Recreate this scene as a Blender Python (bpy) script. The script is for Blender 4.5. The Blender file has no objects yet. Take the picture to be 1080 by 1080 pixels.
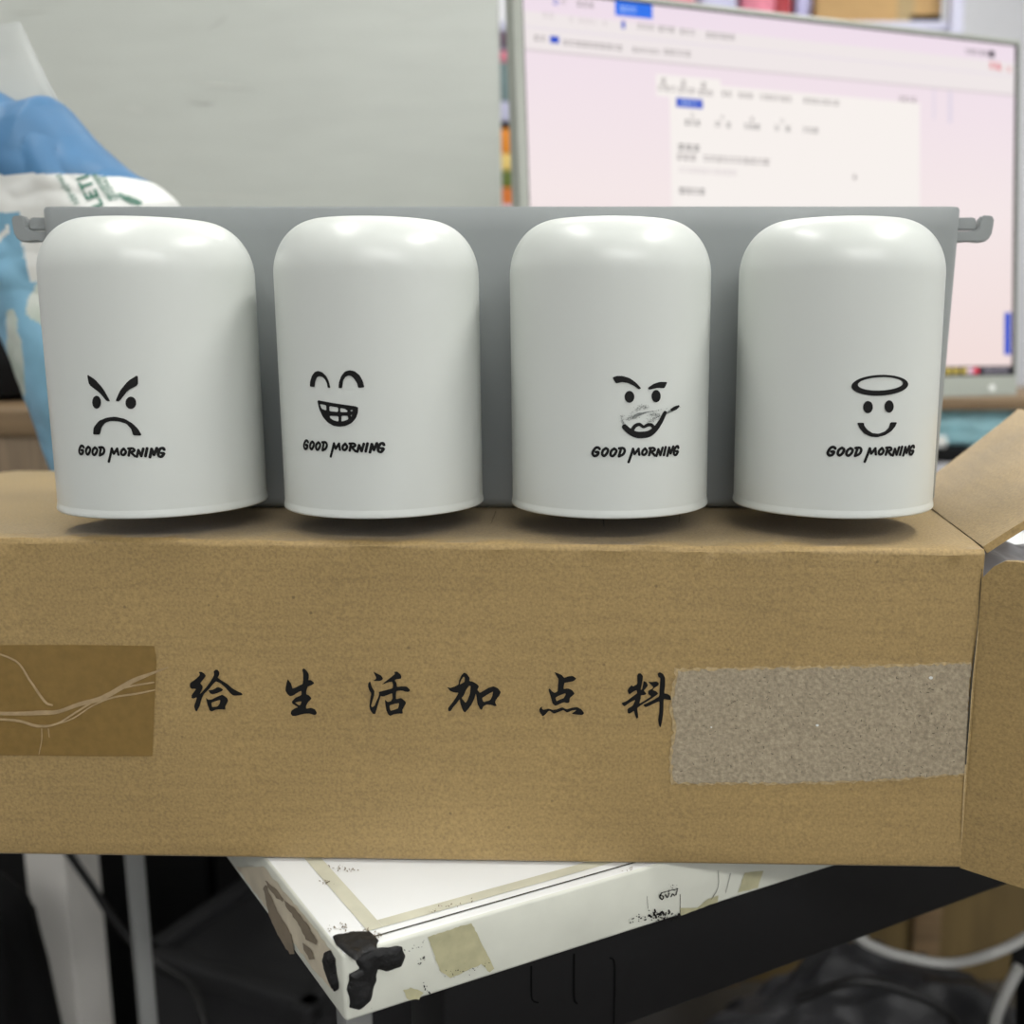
import bpy, bmesh, math, random
from mathutils import Vector, Matrix, noise
from mathutils.bvhtree import BVHTree
from mathutils.geometry import tessellate_polygon

SC = bpy.context.scene
COL = SC.collection
R = math.radians
rnd = random.Random(7)

# ---------------------------------------------------------------- camera
ZC = 0.961                     # lens height above the floor
PITCH = R(10.0)
FPX = 1080.0
PPX, PPY = 620.0, 540.0        # optical centre of the (cropped) photograph
CAM = Vector((0, 0, ZC))
FWD = Vector((0, math.cos(PITCH), -math.sin(PITCH)))
UPV = Vector((0, math.sin(PITCH), math.cos(PITCH)))
cam = bpy.data.cameras.new('camera')
cam.lens = 36; cam.sensor_width = 36; cam.sensor_fit = 'HORIZONTAL'
cam.shift_x = (540 - PPX) / 1080.0
cam.clip_start = 0.02
cam.dof.use_dof = True
cam.dof.focus_distance = 0.392
cam.dof.aperture_fstop = 7.5
co = bpy.data.objects.new('camera', cam)
COL.objects.link(co)
co.location = CAM
co.rotation_euler = (R(90) - PITCH, 0, 0)
SC.camera = co


def ray(px, py):
    return FWD + Vector((1, 0, 0)) * ((px - PPX) / FPX) + UPV * ((PPY - py) / FPX)


def at(px, py, Y):
    d = ray(px, py)
    return CAM + d * (Y / d.y)


def atz(px, py, z):
    d = ray(px, py)
    return CAM + d * ((z - ZC) / d.z)


def atplane(px, py, p, n):
    d = ray(px, py)
    return CAM + d * ((p - CAM).dot(n) / d.dot(n))


# ---------------------------------------------------------------- materials
MATS = {}


def s2l(c):
    c = c / 255.0
    return c / 12.92 if c <= 0.04045 else ((c + 0.055) / 1.055) ** 2.4


def rgb(r, g, b):
    return (s2l(r), s2l(g), s2l(b), 1)


def mat(name, col, rough=0.5, metal=0.0, var=0.0, scale=20.0, bump=0.0, bscale=200.0,
        spec=0.5, stretch=None, sss=0.0, col2=None, coat=0.0, trans=0.0, alpha=1.0):
    if name in MATS:
        return MATS[name]
    m = bpy.data.materials.new(name)
    m.use_nodes = True
    nt = m.node_tree
    b = nt.nodes['Principled BSDF']
    b.inputs['Roughness'].default_value = rough
    b.inputs['Metallic'].default_value = metal
    b.inputs['Specular IOR Level'].default_value = spec
    b.inputs['Coat Weight'].default_value = coat
    b.inputs['Transmission Weight'].default_value = trans
    b.inputs['Alpha'].default_value = alpha
    tc = nt.nodes.new('ShaderNodeTexCoord')
    mp = nt.nodes.new('ShaderNodeMapping')
    if stretch:
        mp.inputs['Scale'].default_value = stretch
    nt.links.new(tc.outputs['Object'], mp.inputs['Vector'])
    nz = nt.nodes.new('ShaderNodeTexNoise')
    nz.inputs['Scale'].default_value = scale
    nz.inputs['Detail'].default_value = 4
    nt.links.new(mp.outputs[0], nz.inputs['Vector'])
    mx = nt.nodes.new('ShaderNodeMix'); mx.data_type = 'RGBA'
    mx.inputs[6].default_value = tuple(c * (1 - var) for c in col[:3]) + (1,)
    mx.inputs[7].default_value = col2 if col2 else tuple(min(1, c * (1 + var)) for c in col[:3]) + (1,)
    rp = nt.nodes.new('ShaderNodeMapRange')
    rp.inputs[1].default_value = 0.3; rp.inputs[2].default_value = 0.7
    nt.links.new(nz.outputs[0], rp.inputs[0])
    nt.links.new(rp.outputs[0], mx.inputs[0])
    nt.links.new(mx.outputs[2], b.inputs['Base Color'])
    if bump > 0:
        n2 = nt.nodes.new('ShaderNodeTexNoise')
        n2.inputs['Scale'].default_value = bscale
        n2.inputs['Detail'].default_value = 3
        nt.links.new(mp.outputs[0], n2.inputs['Vector'])
        bp = nt.nodes.new('ShaderNodeBump')
        bp.inputs['Strength'].default_value = bump
        bp.inputs['Distance'].default_value = 0.002
        nt.links.new(n2.outputs[0], bp.inputs['Height'])
        nt.links.new(bp.outputs[0], b.inputs['Normal'])
    MATS[name] = m
    return m


def kraft(name, col, spk=0.35):
    """corrugated kraft board: fibre speckle, faint horizontal streaks and dark flecks"""
    m = mat(name, col, rough=0.62, spec=0.5, var=0.08, scale=9.0, bump=0.12, bscale=900)
    nt = m.node_tree
    b = nt.nodes['Principled BSDF']
    src = b.inputs['Base Color'].links[0].from_socket
    tc = [n for n in nt.nodes if n.type == 'TEX_COORD'][0]
    b.inputs['Sheen Weight'].default_value = 0.20
    b.inputs['Sheen Roughness'].default_value = 0.45
    fine = nt.nodes.new('ShaderNodeTexNoise'); fine.inputs['Scale'].default_value = 850; fine.inputs['Detail'].default_value = 2
    nt.links.new(tc.outputs['Object'], fine.inputs['Vector'])
    mp = nt.nodes.new('ShaderNodeMapping'); mp.inputs['Scale'].default_value = (20, 20, 420)
    nt.links.new(tc.outputs['Object'], mp.inputs['Vector'])
    st = nt.nodes.new('ShaderNodeTexNoise'); st.inputs['Scale'].default_value = 1.0; st.inputs['Detail'].default_value = 3
    nt.links.new(mp.outputs[0], st.inputs['Vector'])
    add = nt.nodes.new('ShaderNodeMath'); add.operation = 'MULTIPLY_ADD'
    add.inputs[1].default_value = 0.35
    nt.links.new(st.outputs[0], add.inputs[0]); nt.links.new(fine.outputs[0], add.inputs[2])
    mr = nt.nodes.new('ShaderNodeMapRange')
    mr.inputs[1].default_value = 0.45; mr.inputs[2].default_value = 0.90
    mr.inputs[3].default_value = 1 - spk; mr.inputs[4].default_value = 1 + spk
    nt.links.new(add.outputs[0], mr.inputs[0])
    vor = nt.nodes.new('ShaderNodeTexVoronoi'); vor.inputs['Scale'].default_value = 75
    nt.links.new(tc.outputs['Object'], vor.inputs['Vector'])
    fl = nt.nodes.new('ShaderNodeMapRange')
    fl.inputs[1].default_value = 0.03; fl.inputs[2].default_value = 0.06
    fl.inputs[3].default_value = 0.62; fl.inputs[4].default_value = 1.0
    nt.links.new(vor.outputs['Distance'], fl.inputs[0])
    mul = nt.nodes.new('ShaderNodeMath'); mul.operation = 'MULTIPLY'
    nt.links.new(mr.outputs[0], mul.inputs[0]); nt.links.new(fl.outputs[0], mul.inputs[1])
    vm = nt.nodes.new('ShaderNodeVectorMath'); vm.operation = 'SCALE'
    nt.links.new(src, vm.inputs[0]); nt.links.new(mul.outputs[0], vm.inputs['Scale'])
    nt.links.new(vm.outputs[0], b.inputs['Base Color'])
    return m


def emit(name, col, strength):
    m = bpy.data.materials.new(name); m.use_nodes = True
    nt = m.node_tree; nt.nodes.clear()
    o = nt.nodes.new('ShaderNodeOutputMaterial'); e = nt.nodes.new('ShaderNodeEmission')
    e.inputs[0].default_value = col; e.inputs[1].default_value = strength
    nt.links.new(e.outputs[0], o.inputs[0])
    return m


M_cup = mat('white_plastic', rgb(207, 211, 206), rough=0.31, spec=0.42, var=0.01)
M_grey = mat('grey_plastic', rgb(143, 148, 148), rough=0.42, spec=0.4, var=0.02)
M_ink = mat('black_ink', rgb(22, 22, 22), rough=0.6, spec=0.2, var=0.05)
M_scratch = mat('worn_ink', rgb(120, 124, 122), rough=0.6, spec=0.2, var=0.3, scale=900)
M_kraft = kraft('kraft_board', (0.340, 0.234, 0.092, 1), spk=0.2)
M_kraft_in = kraft('kraft_board_inner', (0.40, 0.29, 0.155, 1), spk=0.2)
M_torn = mat('torn_paper', (0.36, 0.305, 0.215, 1), rough=0.9, spec=0.1, var=0.22, scale=650, bump=0.25, bscale=700)
M_fray = mat('frayed_paper_edge', (0.46, 0.35, 0.19, 1), rough=0.9, spec=0.1, var=0.25, scale=600)
M_tape = mat('brown_packing_tape', (0.225, 0.142, 0.042, 1), rough=0.33, spec=0.5, var=0.08, scale=300, bump=0.05, bscale=120)
M_wrinkle = mat('tape_wrinkle', (0.38, 0.28, 0.155, 1), rough=0.6, spec=0.2, var=0.15, scale=200)
M_white = mat('white_painted_board', rgb(226, 228, 227), rough=0.4, var=0.04, scale=14)
M_edge = mat('worn_white_edge', rgb(212, 214, 202), rough=0.5, var=0.09, scale=25, bump=0.06, bscale=90)
M_cream = mat('cream_strip', rgb(200, 199, 180), rough=0.6, var=0.10, scale=60)
M_resid = mat('tape_residue', rgb(178, 174, 140), rough=0.5, var=0.16, scale=120)
M_brownres = mat('peeled_brown_patch', rgb(128, 116, 98), rough=0.8, var=0.18, scale=90)
M_fade = mat('yellowed_paint', rgb(204, 194, 172), rough=0.6, var=0.12, scale=70)
M_dirt = mat('dark_dirt', rgb(60, 58, 48), rough=0.9, var=0.3, scale=200)
M_blktape = mat('black_tape', rgb(11, 11, 12), rough=0.6, var=0.2, scale=80, bump=0.5, bscale=160)
M_blk = mat('black_steel', rgb(11, 11, 13), rough=0.5, var=0.1, spec=0.4)
M_blk2 = mat('black_matte', rgb(17, 17, 18), rough=0.8, var=0.15, spec=0.2)
M_groove = mat('groove_black', rgb(6, 6, 7), rough=0.8, var=0.1, spec=0.1)
M_dkgrey = mat('dark_grey_plastic', rgb(36, 36, 38), rough=0.7, var=0.1)
M_steel = mat('grey_steel', rgb(150, 152, 150), rough=0.4, metal=0.3, var=0.05)
M_post = mat('white_post', rgb(240, 237, 230), rough=0.5, var=0.04)
M_wood = mat('brown_wood', rgb(126, 104, 76), rough=0.55, var=0.22, scale=5, stretch=(2, 2, 30))
M_woodv = mat('brown_wood_upright', rgb(120, 103, 82), rough=0.55, var=0.3, scale=5, stretch=(40, 2, 2))
M_ply = mat('dull_yellow_plywood', rgb(112, 94, 58), rough=0.7, var=0.2, scale=4, stretch=(8, 8, 1))
M_mon = mat('silver_monitor_plastic', rgb(156, 160, 151), rough=0.35, var=0.02, spec=0.5)
M_mondark = mat('grey_monitor_back', rgb(112, 116, 108), rough=0.45, var=0.03)
M_part = mat('grey_panel', rgb(188, 192, 185), rough=0.4, var=0.03, scale=6, stretch=(2, 2, 9))
M_scuff = mat('light_scuff', rgb(206, 208, 200), rough=0.6, var=0.05)
M_scuffd = mat('dark_scuff', rgb(168, 170, 164), rough=0.6, var=0.05)
M_wall = mat('wall_paint', rgb(214, 215, 218), rough=0.8, var=0.02)
M_ceil = mat('ceiling_paint', rgb(228, 228, 226), rough=0.9, var=0.02)
M_floor = mat('floor_tile', rgb(62, 58, 52), rough=0.55, var=0.15, scale=6)
M_bagblue = mat('blue_film', rgb(70, 116, 156), rough=0.5, var=0.2, scale=16)
M_bagsky = mat('light_blue_film', rgb(122, 170, 196), rough=0.5, var=0.15, scale=30)
M_bagwhite = mat('white_film', rgb(222, 224, 220), rough=0.45, var=0.05, scale=20)
M_bagflower = mat('pale_green_flower_print', rgb(206, 212, 204), rough=0.5, var=0.06, scale=45, col2=rgb(158, 176, 160))
M_green = mat('green_print', rgb(52, 116, 96), rough=0.5, var=0.1)
M_clear = mat('clear_film', rgb(232, 236, 236), rough=0.25, alpha=0.16, spec=0.6, var=0.02)
M_plastic = mat('white_plastic_bag', rgb(160, 160, 163), rough=0.35, var=0.10, scale=40, coat=0.2)
M_cable_g = mat('grey_cable', rgb(170, 170, 166), rough=0.5, var=0.04)
M_cable_k = mat('black_cable', rgb(9, 9, 10), rough=0.5, var=0.05)
M_teal = mat('teal_film', rgb(172, 226, 236), rough=0.4, var=0.15, scale=30, bump=0.3, bscale=30)
M_orange = mat('orange_pack', rgb(228, 140, 30), rough=0.5, var=0.1)
M_yellow = mat('cream_yellow_pack', rgb(236, 206, 120), rough=0.5, var=0.1)
M_greenp = mat('green_pack', rgb(96, 112, 40), rough=0.5, var=0.2)
M_orange2 = mat('dark_orange_pack', rgb(205, 110, 30), rough=0.5, var=0.15)
M_lav = mat('lavender_pack', rgb(196, 196, 222), rough=0.5, var=0.06)
M_lavpost = mat('lavender_white_post', rgb(205, 205, 226), rough=0.5, var=0.06, scale=8)
M_tealgrey = mat('teal_grey_pack', rgb(112, 134, 136), rough=0.5, var=0.1)
M_pink = mat('pink_pack', rgb(222, 130, 150), rough=0.5, var=0.2, scale=20)
M_red = mat('red_pack', rgb(170, 52, 60), rough=0.5, var=0.2, scale=20)
M_purple = mat('pale_violet_pack', rgb(190, 188, 226), rough=0.5, var=0.08)

# ---------------------------------------------------------------- object helpers


def tag(o, label=None, cat=None, group=None, kind=None):
    if label: o['label'] = label
    if cat: o['category'] = cat
    if group: o['group'] = group
    if kind: o['kind'] = kind
    return o


def root(name, loc, label, cat, group=None):
    o = bpy.data.objects.new(name, None)
    o.empty_display_size = 0.05
    COL.objects.link(o)
    o.location = loc
    return tag(o, label, cat, group)


def top_of(o):
    while o.parent: o = o.parent
    return o


def link(name, bm, m, parent=None, loc=None, smooth=True, auto=35, label=None):
    """links a bmesh written in world coordinates as ONE object"""
    org = Vector(top_of(parent).location) if parent else Vector(loc or (0, 0, 0))
    bmesh.ops.translate(bm, verts=bm.verts, vec=-org)
    bmesh.ops.recalc_face_normals(bm, faces=bm.faces) if getattr(bm, '_solid', False) else None
    me = bpy.data.meshes.new(name)
    bm.normal_update()
    bm.to_mesh(me); bm.free()
    for x in (m if isinstance(m, (list, tuple)) else [m]):
        me.materials.append(x)
    if smooth:
        me.shade_smooth()
        me.set_sharp_from_angle(angle=R(auto))
    o = bpy.data.objects.new(name, me)
    COL.objects.link(o)
    if parent:
        o.parent = parent
    else:
        o.location = org
    if label: o['label'] = label
    return o


def add_box(bm, cx, cy, cz, sx, sy, sz, rz=0.0, bev=0.0, mi=0, pivot=None):
    g = bmesh.ops.create_cube(bm, size=1.0)
    vs = g['verts']
    bmesh.ops.scale(bm, vec=(sx, sy, sz), verts=vs)
    if bev > 0:
        es = list({e for v in vs for e in v.link_edges})
        g2 = bmesh.ops.bevel(bm, geom=es, offset=bev, segments=3, affect='EDGES', profile=0.5)
        vs = list({v for v in g2['verts']} | {v for v in vs if v.is_valid})
    bmesh.ops.rotate(bm, cent=(0, 0, 0), matrix=Matrix.Rotation(rz, 3, 'Z'), verts=vs)
    bmesh.ops.translate(bm, vec=(cx, cy, cz), verts=vs)
    for f in {f for v in vs for f in v.link_faces}:
        f.material_index = mi
    return vs


def bx(*a, **k):
    bm = bmesh.new(); add_box(bm, *a, **k); return bm


def frame_box(bm, o, r, d, u, lo, hi, bev=0.0, mi=0):
    """box in a frame: origin o, axes r,d,u, ranges lo..hi"""
    g = bmesh.ops.create_cube(bm, size=1.0)
    vs = g['verts']
    s = [hi[i] - lo[i] for i in range(3)]
    bmesh.ops.scale(bm, vec=s, verts=vs)
    if bev > 0:
        es = list({e for v in vs for e in v.link_edges})
        g2 = bmesh.ops.bevel(bm, geom=es, offset=bev, segments=3, affect='EDGES', profile=0.5)
        vs = list({v for v in g2['verts']} | {v for v in vs if v.is_valid})
    c = [(hi[i] + lo[i]) / 2 for i in range(3)]
    for v in vs:
        q = v.co + Vector(c)
        v.co = o + r * q.x + d * q.y + u * q.z
    for f in {f for v in vs for f in v.link_faces}:
        f.material_index = mi
    return vs


def tube(bm, pts, rad, n=12, cap=True):
    pts = [Vector(p) for p in pts]
    rings = []
    ref = Vector((0.13, 0.27, 1)).normalized()
    for i, p in enumerate(pts):
        t = (pts[min(i + 1, len(pts) - 1)] - pts[max(i - 1, 0)]).normalized()
        a = t.cross(ref)
        if a.length < 1e-3: a = t.cross(Vector((1, 0, 0)))
        a.normalize(); b = t.cross(a).normalized()
        rr = rad[i] if isinstance(rad, (list, tuple)) else rad
        rings.append([bm.verts.new(p + (a * math.cos(2 * math.pi * k / n) + b * math.sin(2 * math.pi * k / n)) * rr) for k in range(n)])
    for i in range(len(rings) - 1):
        for k in range(n):
            bm.faces.new((rings[i][k], rings[i][(k + 1) % n], rings[i + 1][(k + 1) % n], rings[i + 1][k]))
    if cap:
        bm.faces.new(rings[0][::-1]); bm.faces.new(rings[-1])


def smooth_line(pts, sub=8):
    pts = [Vector(p) for p in pts]
    if len(pts) < 3:
        return [pts[0].lerp(pts[-1], i / sub) for i in range(sub + 1)]
    out = []
    P = [2 * pts[0] - pts[1]] + pts + [2 * pts[-1] - pts[-2]]
    for i in range(1, len(P) - 2):
        for k in range(sub):
            t = k / sub
            p0, p1, p2, p3 = P[i - 1], P[i], P[i + 1], P[i + 2]
            out.append(0.5 * ((2 * p1) + (p2 - p0) * t + (2 * p0 - 5 * p1 + 4 * p2 - p3) * t * t + (-p0 + 3 * p1 - 3 * p2 + p3) * t ** 3))
    out.append(pts[-1])
    return out


def lathe(bm, prof, cx, cy, n=96):
    rings = []
    for r, z in prof:
        if r < 1e-6:
            rings.append([bm.verts.new((cx, cy, z))])
        else:
            rings.append([bm.verts.new((cx + r * math.cos(2 * math.pi * k / n), cy + r * math.sin(2 * math.pi * k / n), z)) for k in range(n)])
    for a, b in zip(rings[:-1], rings[1:]):
        if len(a) == 1 and len(b) == 1: continue
        for k in range(n):
            k2 = (k + 1) % n
            if len(a) == 1:
                bm.faces.new((a[0], b[k], b[k2]))
            elif len(b) == 1:
                bm.faces.new((a[k], a[k2], b[0]))
            else:
                bm.faces.new((a[k], a[k2], b[k2], b[k]))


# ------------------------------------------------- flat prints laid on a surface


def chaikin(poly, it=1):
    for _ in range(it):
        out = []
        for i in range(len(poly)):
            a, b = poly[i], poly[(i + 1) % len(poly)]
            out.append((a[0] * .86 + b[0] * .14, a[1] * .86 + b[1] * .14))
            out.append((a[0] * .14 + b[0] * .86, a[1] * .14 + b[1] * .86))
        poly = out
    return poly


def ell(cx, cy, rx, ry, n=28, rot=0.0):
    c, s = math.cos(rot), math.sin(rot)
    return [(cx + rx * math.cos(a) * c - ry * math.sin(a) * s, cy + rx * math.cos(a) * s + ry * math.sin(a) * c)
            for a in [2 * math.pi * k / n for k in range(n)]]


def stroke(pts, closed=False, sub=6):
    """brush stroke: (x, y, width) points -> outline polygon"""
    P = [Vector(p) for p in pts]
    if len(P) > 2: P = smooth_line(P, sub)
    L, Rr = [], []
    for i, p in enumerate(P):
        t = (P[min(i + 1, len(P) - 1)] - P[max(i - 1, 0)]); t.z = 0
        if t.length < 1e-9: t = Vector((1, 0, 0))
        t.normalize(); nn = Vector((-t.y, t.x, 0)); w = p.z / 2
        L.append((p.x + nn.x * w, p.y + nn.y * w)); Rr.append((p.x - nn.x * w, p.y - nn.y * w))
    quads = []
    for i in range(len(P) - 1):
        quads.append([[L[i], L[i + 1], Rr[i + 1], Rr[i]]])
    for e in (P[0], P[-1]):
        quads.append([ell(e.x, e.y, e.z / 2, e.z / 2, 12)])
    return quads


def print_mesh(shapes, project, maxlen=4.0, mis=None):
    """shapes: list of [outer, hole, ...] in photograph pixels; project(px,py)->(point,normal)"""
    bm = bmesh.new()
    for si, sh in enumerate(shapes):
        loops = [[Vector((x, y, 0)) for x, y in lp] for lp in sh]
        flat = [v for lp in loops for v in lp]
        try:
            tris = tessellate_polygon(loops)
        except Exception:
            continue
        vs = [bm.verts.new(v) for v in flat]
        for t in tris:
            if len(set(t)) == 3:
                try:
                    f = bm.faces.new([vs[i] for i in t])
                    if mis: f.material_index = mis[si]
                except ValueError:
                    pass
    for _ in range(6):
        es = [e for e in bm.edges if e.calc_length() > maxlen]
        if not es: break
        bmesh.ops.subdivide_edges(bm, edges=es, cuts=1, use_grid_fill=False)
        bmesh.ops.triangulate(bm, faces=bm.faces)
    dead = []
    for v in bm.verts:
        r = project(v.co.x, v.co.y)
        if r is None:
            dead.append(v)
        else:
            v.co = r
    if dead: bmesh.ops.delete(bm, geom=dead, context='VERTS')
    loose = [v for v in bm.verts if not v.link_faces]
    if loose: bmesh.ops.delete(bm, geom=loose, context='VERTS')
    bm.normal_update()
    for f in bm.faces:
        if f.normal.dot(CAM - f.calc_center_median()) < 0: f.normal_flip()
    return bm


def on_bvh(tree, eps):
    def fn(x, y):
        loc, n, i, d = tree.ray_cast(CAM, ray(x, y).normalized())
        if loc is None: return None
        if n.dot(CAM - loc) < 0: n = -n
        return loc + n * eps
    return fn


def on_plane(p, n, eps):
    n = n.normalized()
    if n.dot(CAM - p) < 0: n = -n
    return lambda x, y: atplane(x, y, p, n) + n * eps


def on_cup(cx, cy, r, eps):
    def fn(x, y):
        d = ray(x, y)
        a = d.x * d.x + d.y * d.y
        b = -2 * (d.x * cx + d.y * cy)
        c = cx * cx + cy * cy - (r + eps) ** 2
        q = b * b - 4 * a * c
        if q < 0: return None
        t = (-b - math.sqrt(q)) / (2 * a)
        return CAM + d * t
    return fn


def loc_shapes(shapes, ox, oy, s):
    return [[[(ox + x / s, oy + y / s) for x, y in lp] for lp in sh] for sh in shapes]


def link_each(name, shapes, project, maxlen, m, parent, kind=None):
    for sh_ in shapes:
        link(name, print_mesh(sh_ if isinstance(sh_[0][0], list) else [sh_], project, maxlen), m, parent, smooth=False)


# ================================================================= THE ROOM
def plane_slab(name, c, s, m):
    o = link(name, bx(*c, *s), m, loc=c, smooth=False)
    o['kind'] = 'structure'
    return o


plane_slab('floor', (0, 0.5, -0.05), (5.6, 6.4, 0.1), M_floor)
plane_slab('ceiling', (0, 0.5, 2.95), (5.6, 6.4, 0.1), M_ceil)
plane_slab('wall_back', (0, 3.65, 1.45), (5.6, 0.1, 2.9), M_wall)
plane_slab('wall_front', (0, -2.65, 1.45), (5.6, 0.1, 2.9), M_wall)
plane_slab('wall_left', (-2.75, 0.5, 1.45), (0.1, 6.2, 2.9), M_wall)
plane_slab('wall_right', (2.75, 0.5, 1.45), (0.1, 6.2, 2.9), M_wall)

# ================================================================= DESK
ZD = 0.750                                     # desk top
DC = atz(361, 1007, ZD)                        # near corner of the desk top
YAW = R(28.5)
U = Vector((math.cos(YAW), math.sin(YAW), 0))
YV = R(35.5)
V = Vector((-math.sin(YV), math.cos(YV), 0))
NF = Vector((math.sin(YAW), -math.cos(YAW), 0))      # outward normals of the front and left edges
NL = Vector((-math.cos(YV), -math.sin(YV), 0))
Z = Vector((0, 0, 1))
DL, DD, DT = 0.90, 0.62, 0.0262
O0 = Vector((DC.x, DC.y, 0))


def dpt(u, v, z):
    return O0 + U * u + V * v + Z * z


desk = root('desk', tuple(O0), 'white-topped desk with black sticky tape on its chipped near corner and a black steel beam', 'desk')
bm = bmesh.new()
frame_box(bm, O0, U, V, Z, (0, 0, ZD - DT), (DL, DD, ZD), bev=0.0016)
for f in bm.faces:
    f.material_index = 0 if f.normal.z > 0.8 else 1
bm.normal_update()
for f in bm.faces:
    f.material_index = 0 if f.normal.z > 0.8 else 1
desktop = link('desktop', bm, [M_white, M_edge], desk)

ptop = on_plane(dpt(0, 0, ZD), Z, 0.0003)
ptop2 = on_plane(dpt(0, 0, ZD), Z, 0.0006)
pfr = on_plane(dpt(0, 0, ZD), NF, 0.0003)
pfr2 = on_plane(dpt(0, 0, ZD), NF, 0.0006)
plf = on_plane(dpt(0, 0, ZD), NL, 0.0003)
plf2 = on_plane(dpt(0, 0, ZD), NL, 0.0006)


def ragged(poly, amp, step=4.0, seed=1):
    q = random.Random(seed); out = []
    for i in range(len(poly)):
        a, b = Vector(poly[i]), Vector(poly[(i + 1) % len(poly)])
        n = max(1, int((b - a).length / step))
        for k in range(n):
            p = a.lerp(b, k / n)
            out.append((p.x + q.uniform(-amp, amp), p.y + q.uniform(-amp, amp)))
    return out


# cream inlay strips and dark joint line on the top (laid out along the desk's own edges)
sh = []
def toprect(u0, v0, u1, v1):
    bm_ = bmesh.new()
    vs = [bm_.verts.new(dpt(u, v, ZD + 0.0003)) for u, v in ((u0, v0), (u1, v0), (u1, v1), (u0, v1))]
    bm_.faces.new(vs); return bm_
link('inlay_strip', toprect(0.0128, 0.0092, 0.0185, 0.61), M_cream, desktop, smooth=False)
link('inlay_strip', toprect(0.0186, 0.0092, 0.90, 0.0145), M_cream, desktop, smooth=False)
link('joint_line', toprect(0.012, 0.0046, 0.90, 0.0054), M_dirt, desktop, smooth=False)

def crop(pts, ox, oy, s):
    return [(ox + x / s, oy + y / s) for x, y in pts]


# tape residue and stains on the front edge
shs = [
    [ragged(crop([(40, 352), (205, 298), (290, 470), (275, 488), (240, 455), (190, 480), (125, 508), (85, 480)], 440, 890, 3.6), .6, 3, 3)],
    [ragged(crop([(920, 690), (960, 680), (1020, 705), (1000, 735), (950, 742)], 220, 890, 4.5), .8, 3, 5)],
    [ragged([(717.5, 965), (716.8, 957), (735, 957), (746, 948), (757, 944), (757, 951)], .5, 4, 6)],
]
shs.append([ragged([(785, 920), (805, 918), (799, 936), (778, 941)], .4, 4, 8)])
link_each('tape_residue', shs, pfr, 12, M_resid, desktop)
q = random.Random(11)
dirt = []
for (x0, y0, x1, y1, n, smax) in [(662, 969, 715, 966, 60, 1.3), (684, 964, 708, 964, 40, 1.8), (380, 1046, 395, 1060, 8, 1.2),
                                  (446, 1038, 452, 1048, 6, 1.5), (440, 1018, 447, 1010, 10, 1.2), (469, 1026, 518, 1016, 26, 0.9),
                                  (424, 1003, 447, 995, 10, .9), (700, 938, 716, 935, 22, 0.8)]:
    for k in range(n):
        t = q.random(); s = q.uniform(.25, 1) * smax
        dirt.append([ell(x0 + (x1 - x0) * t + q.gauss(0, .8), y0 + (y1 - y0) * t + q.gauss(0, 2.2), s * q.uniform(.6, 1.5), s * .6, 7, q.uniform(0, 3))])
# worn stamp remains near the beam: four broken dark marks
for st in ([(697, 941, 1.2), (695, 945, 1.6), (697.5, 948, 1.3), (699, 945, 1.2), (696, 943.5, 1.0)],
           [(701, 943, 1.4), (703, 946, 1.2), (705, 941.5, 1.0)], [(707, 945, 1.2), (708.5, 942, 1.0), (710.5, 944, 1.1)],
           [(712, 943, 1.3), (713.5, 938, 1.0)], [(696.5, 941, .8), (706, 938.5, .7), (714, 936.8, .8)]):
    dirt += stroke(st, sub=3)
link('stain_specks', print_mesh(dirt, pfr2, 12), M_ink, desktop, smooth=False)['kind'] = 'stuff'
lines = [stroke([(757, 918, .5), (757, 935, .5), (750, 948, .8)], sub=3), stroke([(717, 943, .6), (717, 964, .6)]),
    stroke([(770, 921, .5), (765, 941, .5)]), stroke([(682, 945, .4), (683, 958, .4)])]
link_each('crack_line', lines, pfr, 12, M_dirt, desktop)
link('faded_patch', print_mesh([[ragged([(250, 914), (279, 914), (330, 975), (350, 1002), (352, 1045), (330, 1020), (296, 975)], .8, 4, 41)]], plf, 10), M_fade, desktop, smooth=False)
# left side: peeled brown patches
shs = [
    [ragged(crop([(265, 200), (290, 330), (340, 440), (390, 520), (415, 520), (400, 430), (340, 330), (310, 270), (280, 190)], 220, 890, 4.5), .7, 3, 2)],
    [ragged(crop([(275, 170), (330, 215), (365, 260), (360, 275), (330, 255), (290, 205)], 220, 890, 4.5), .5, 3, 12)],
    [ragged(crop([(365, 262), (420, 310), (470, 370), (525, 460), (515, 475), (470, 450), (430, 370), (400, 330), (370, 290)], 220, 890, 4.5), .8, 3, 13)],
    [ragged(crop([(455, 465), (500, 505), (510, 545), (485, 545), (460, 500)], 220, 890, 4.5), .6, 3, 14)],
]
link_each('peeled_patch', shs, plf2, 10, M_brownres, desktop)
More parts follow.
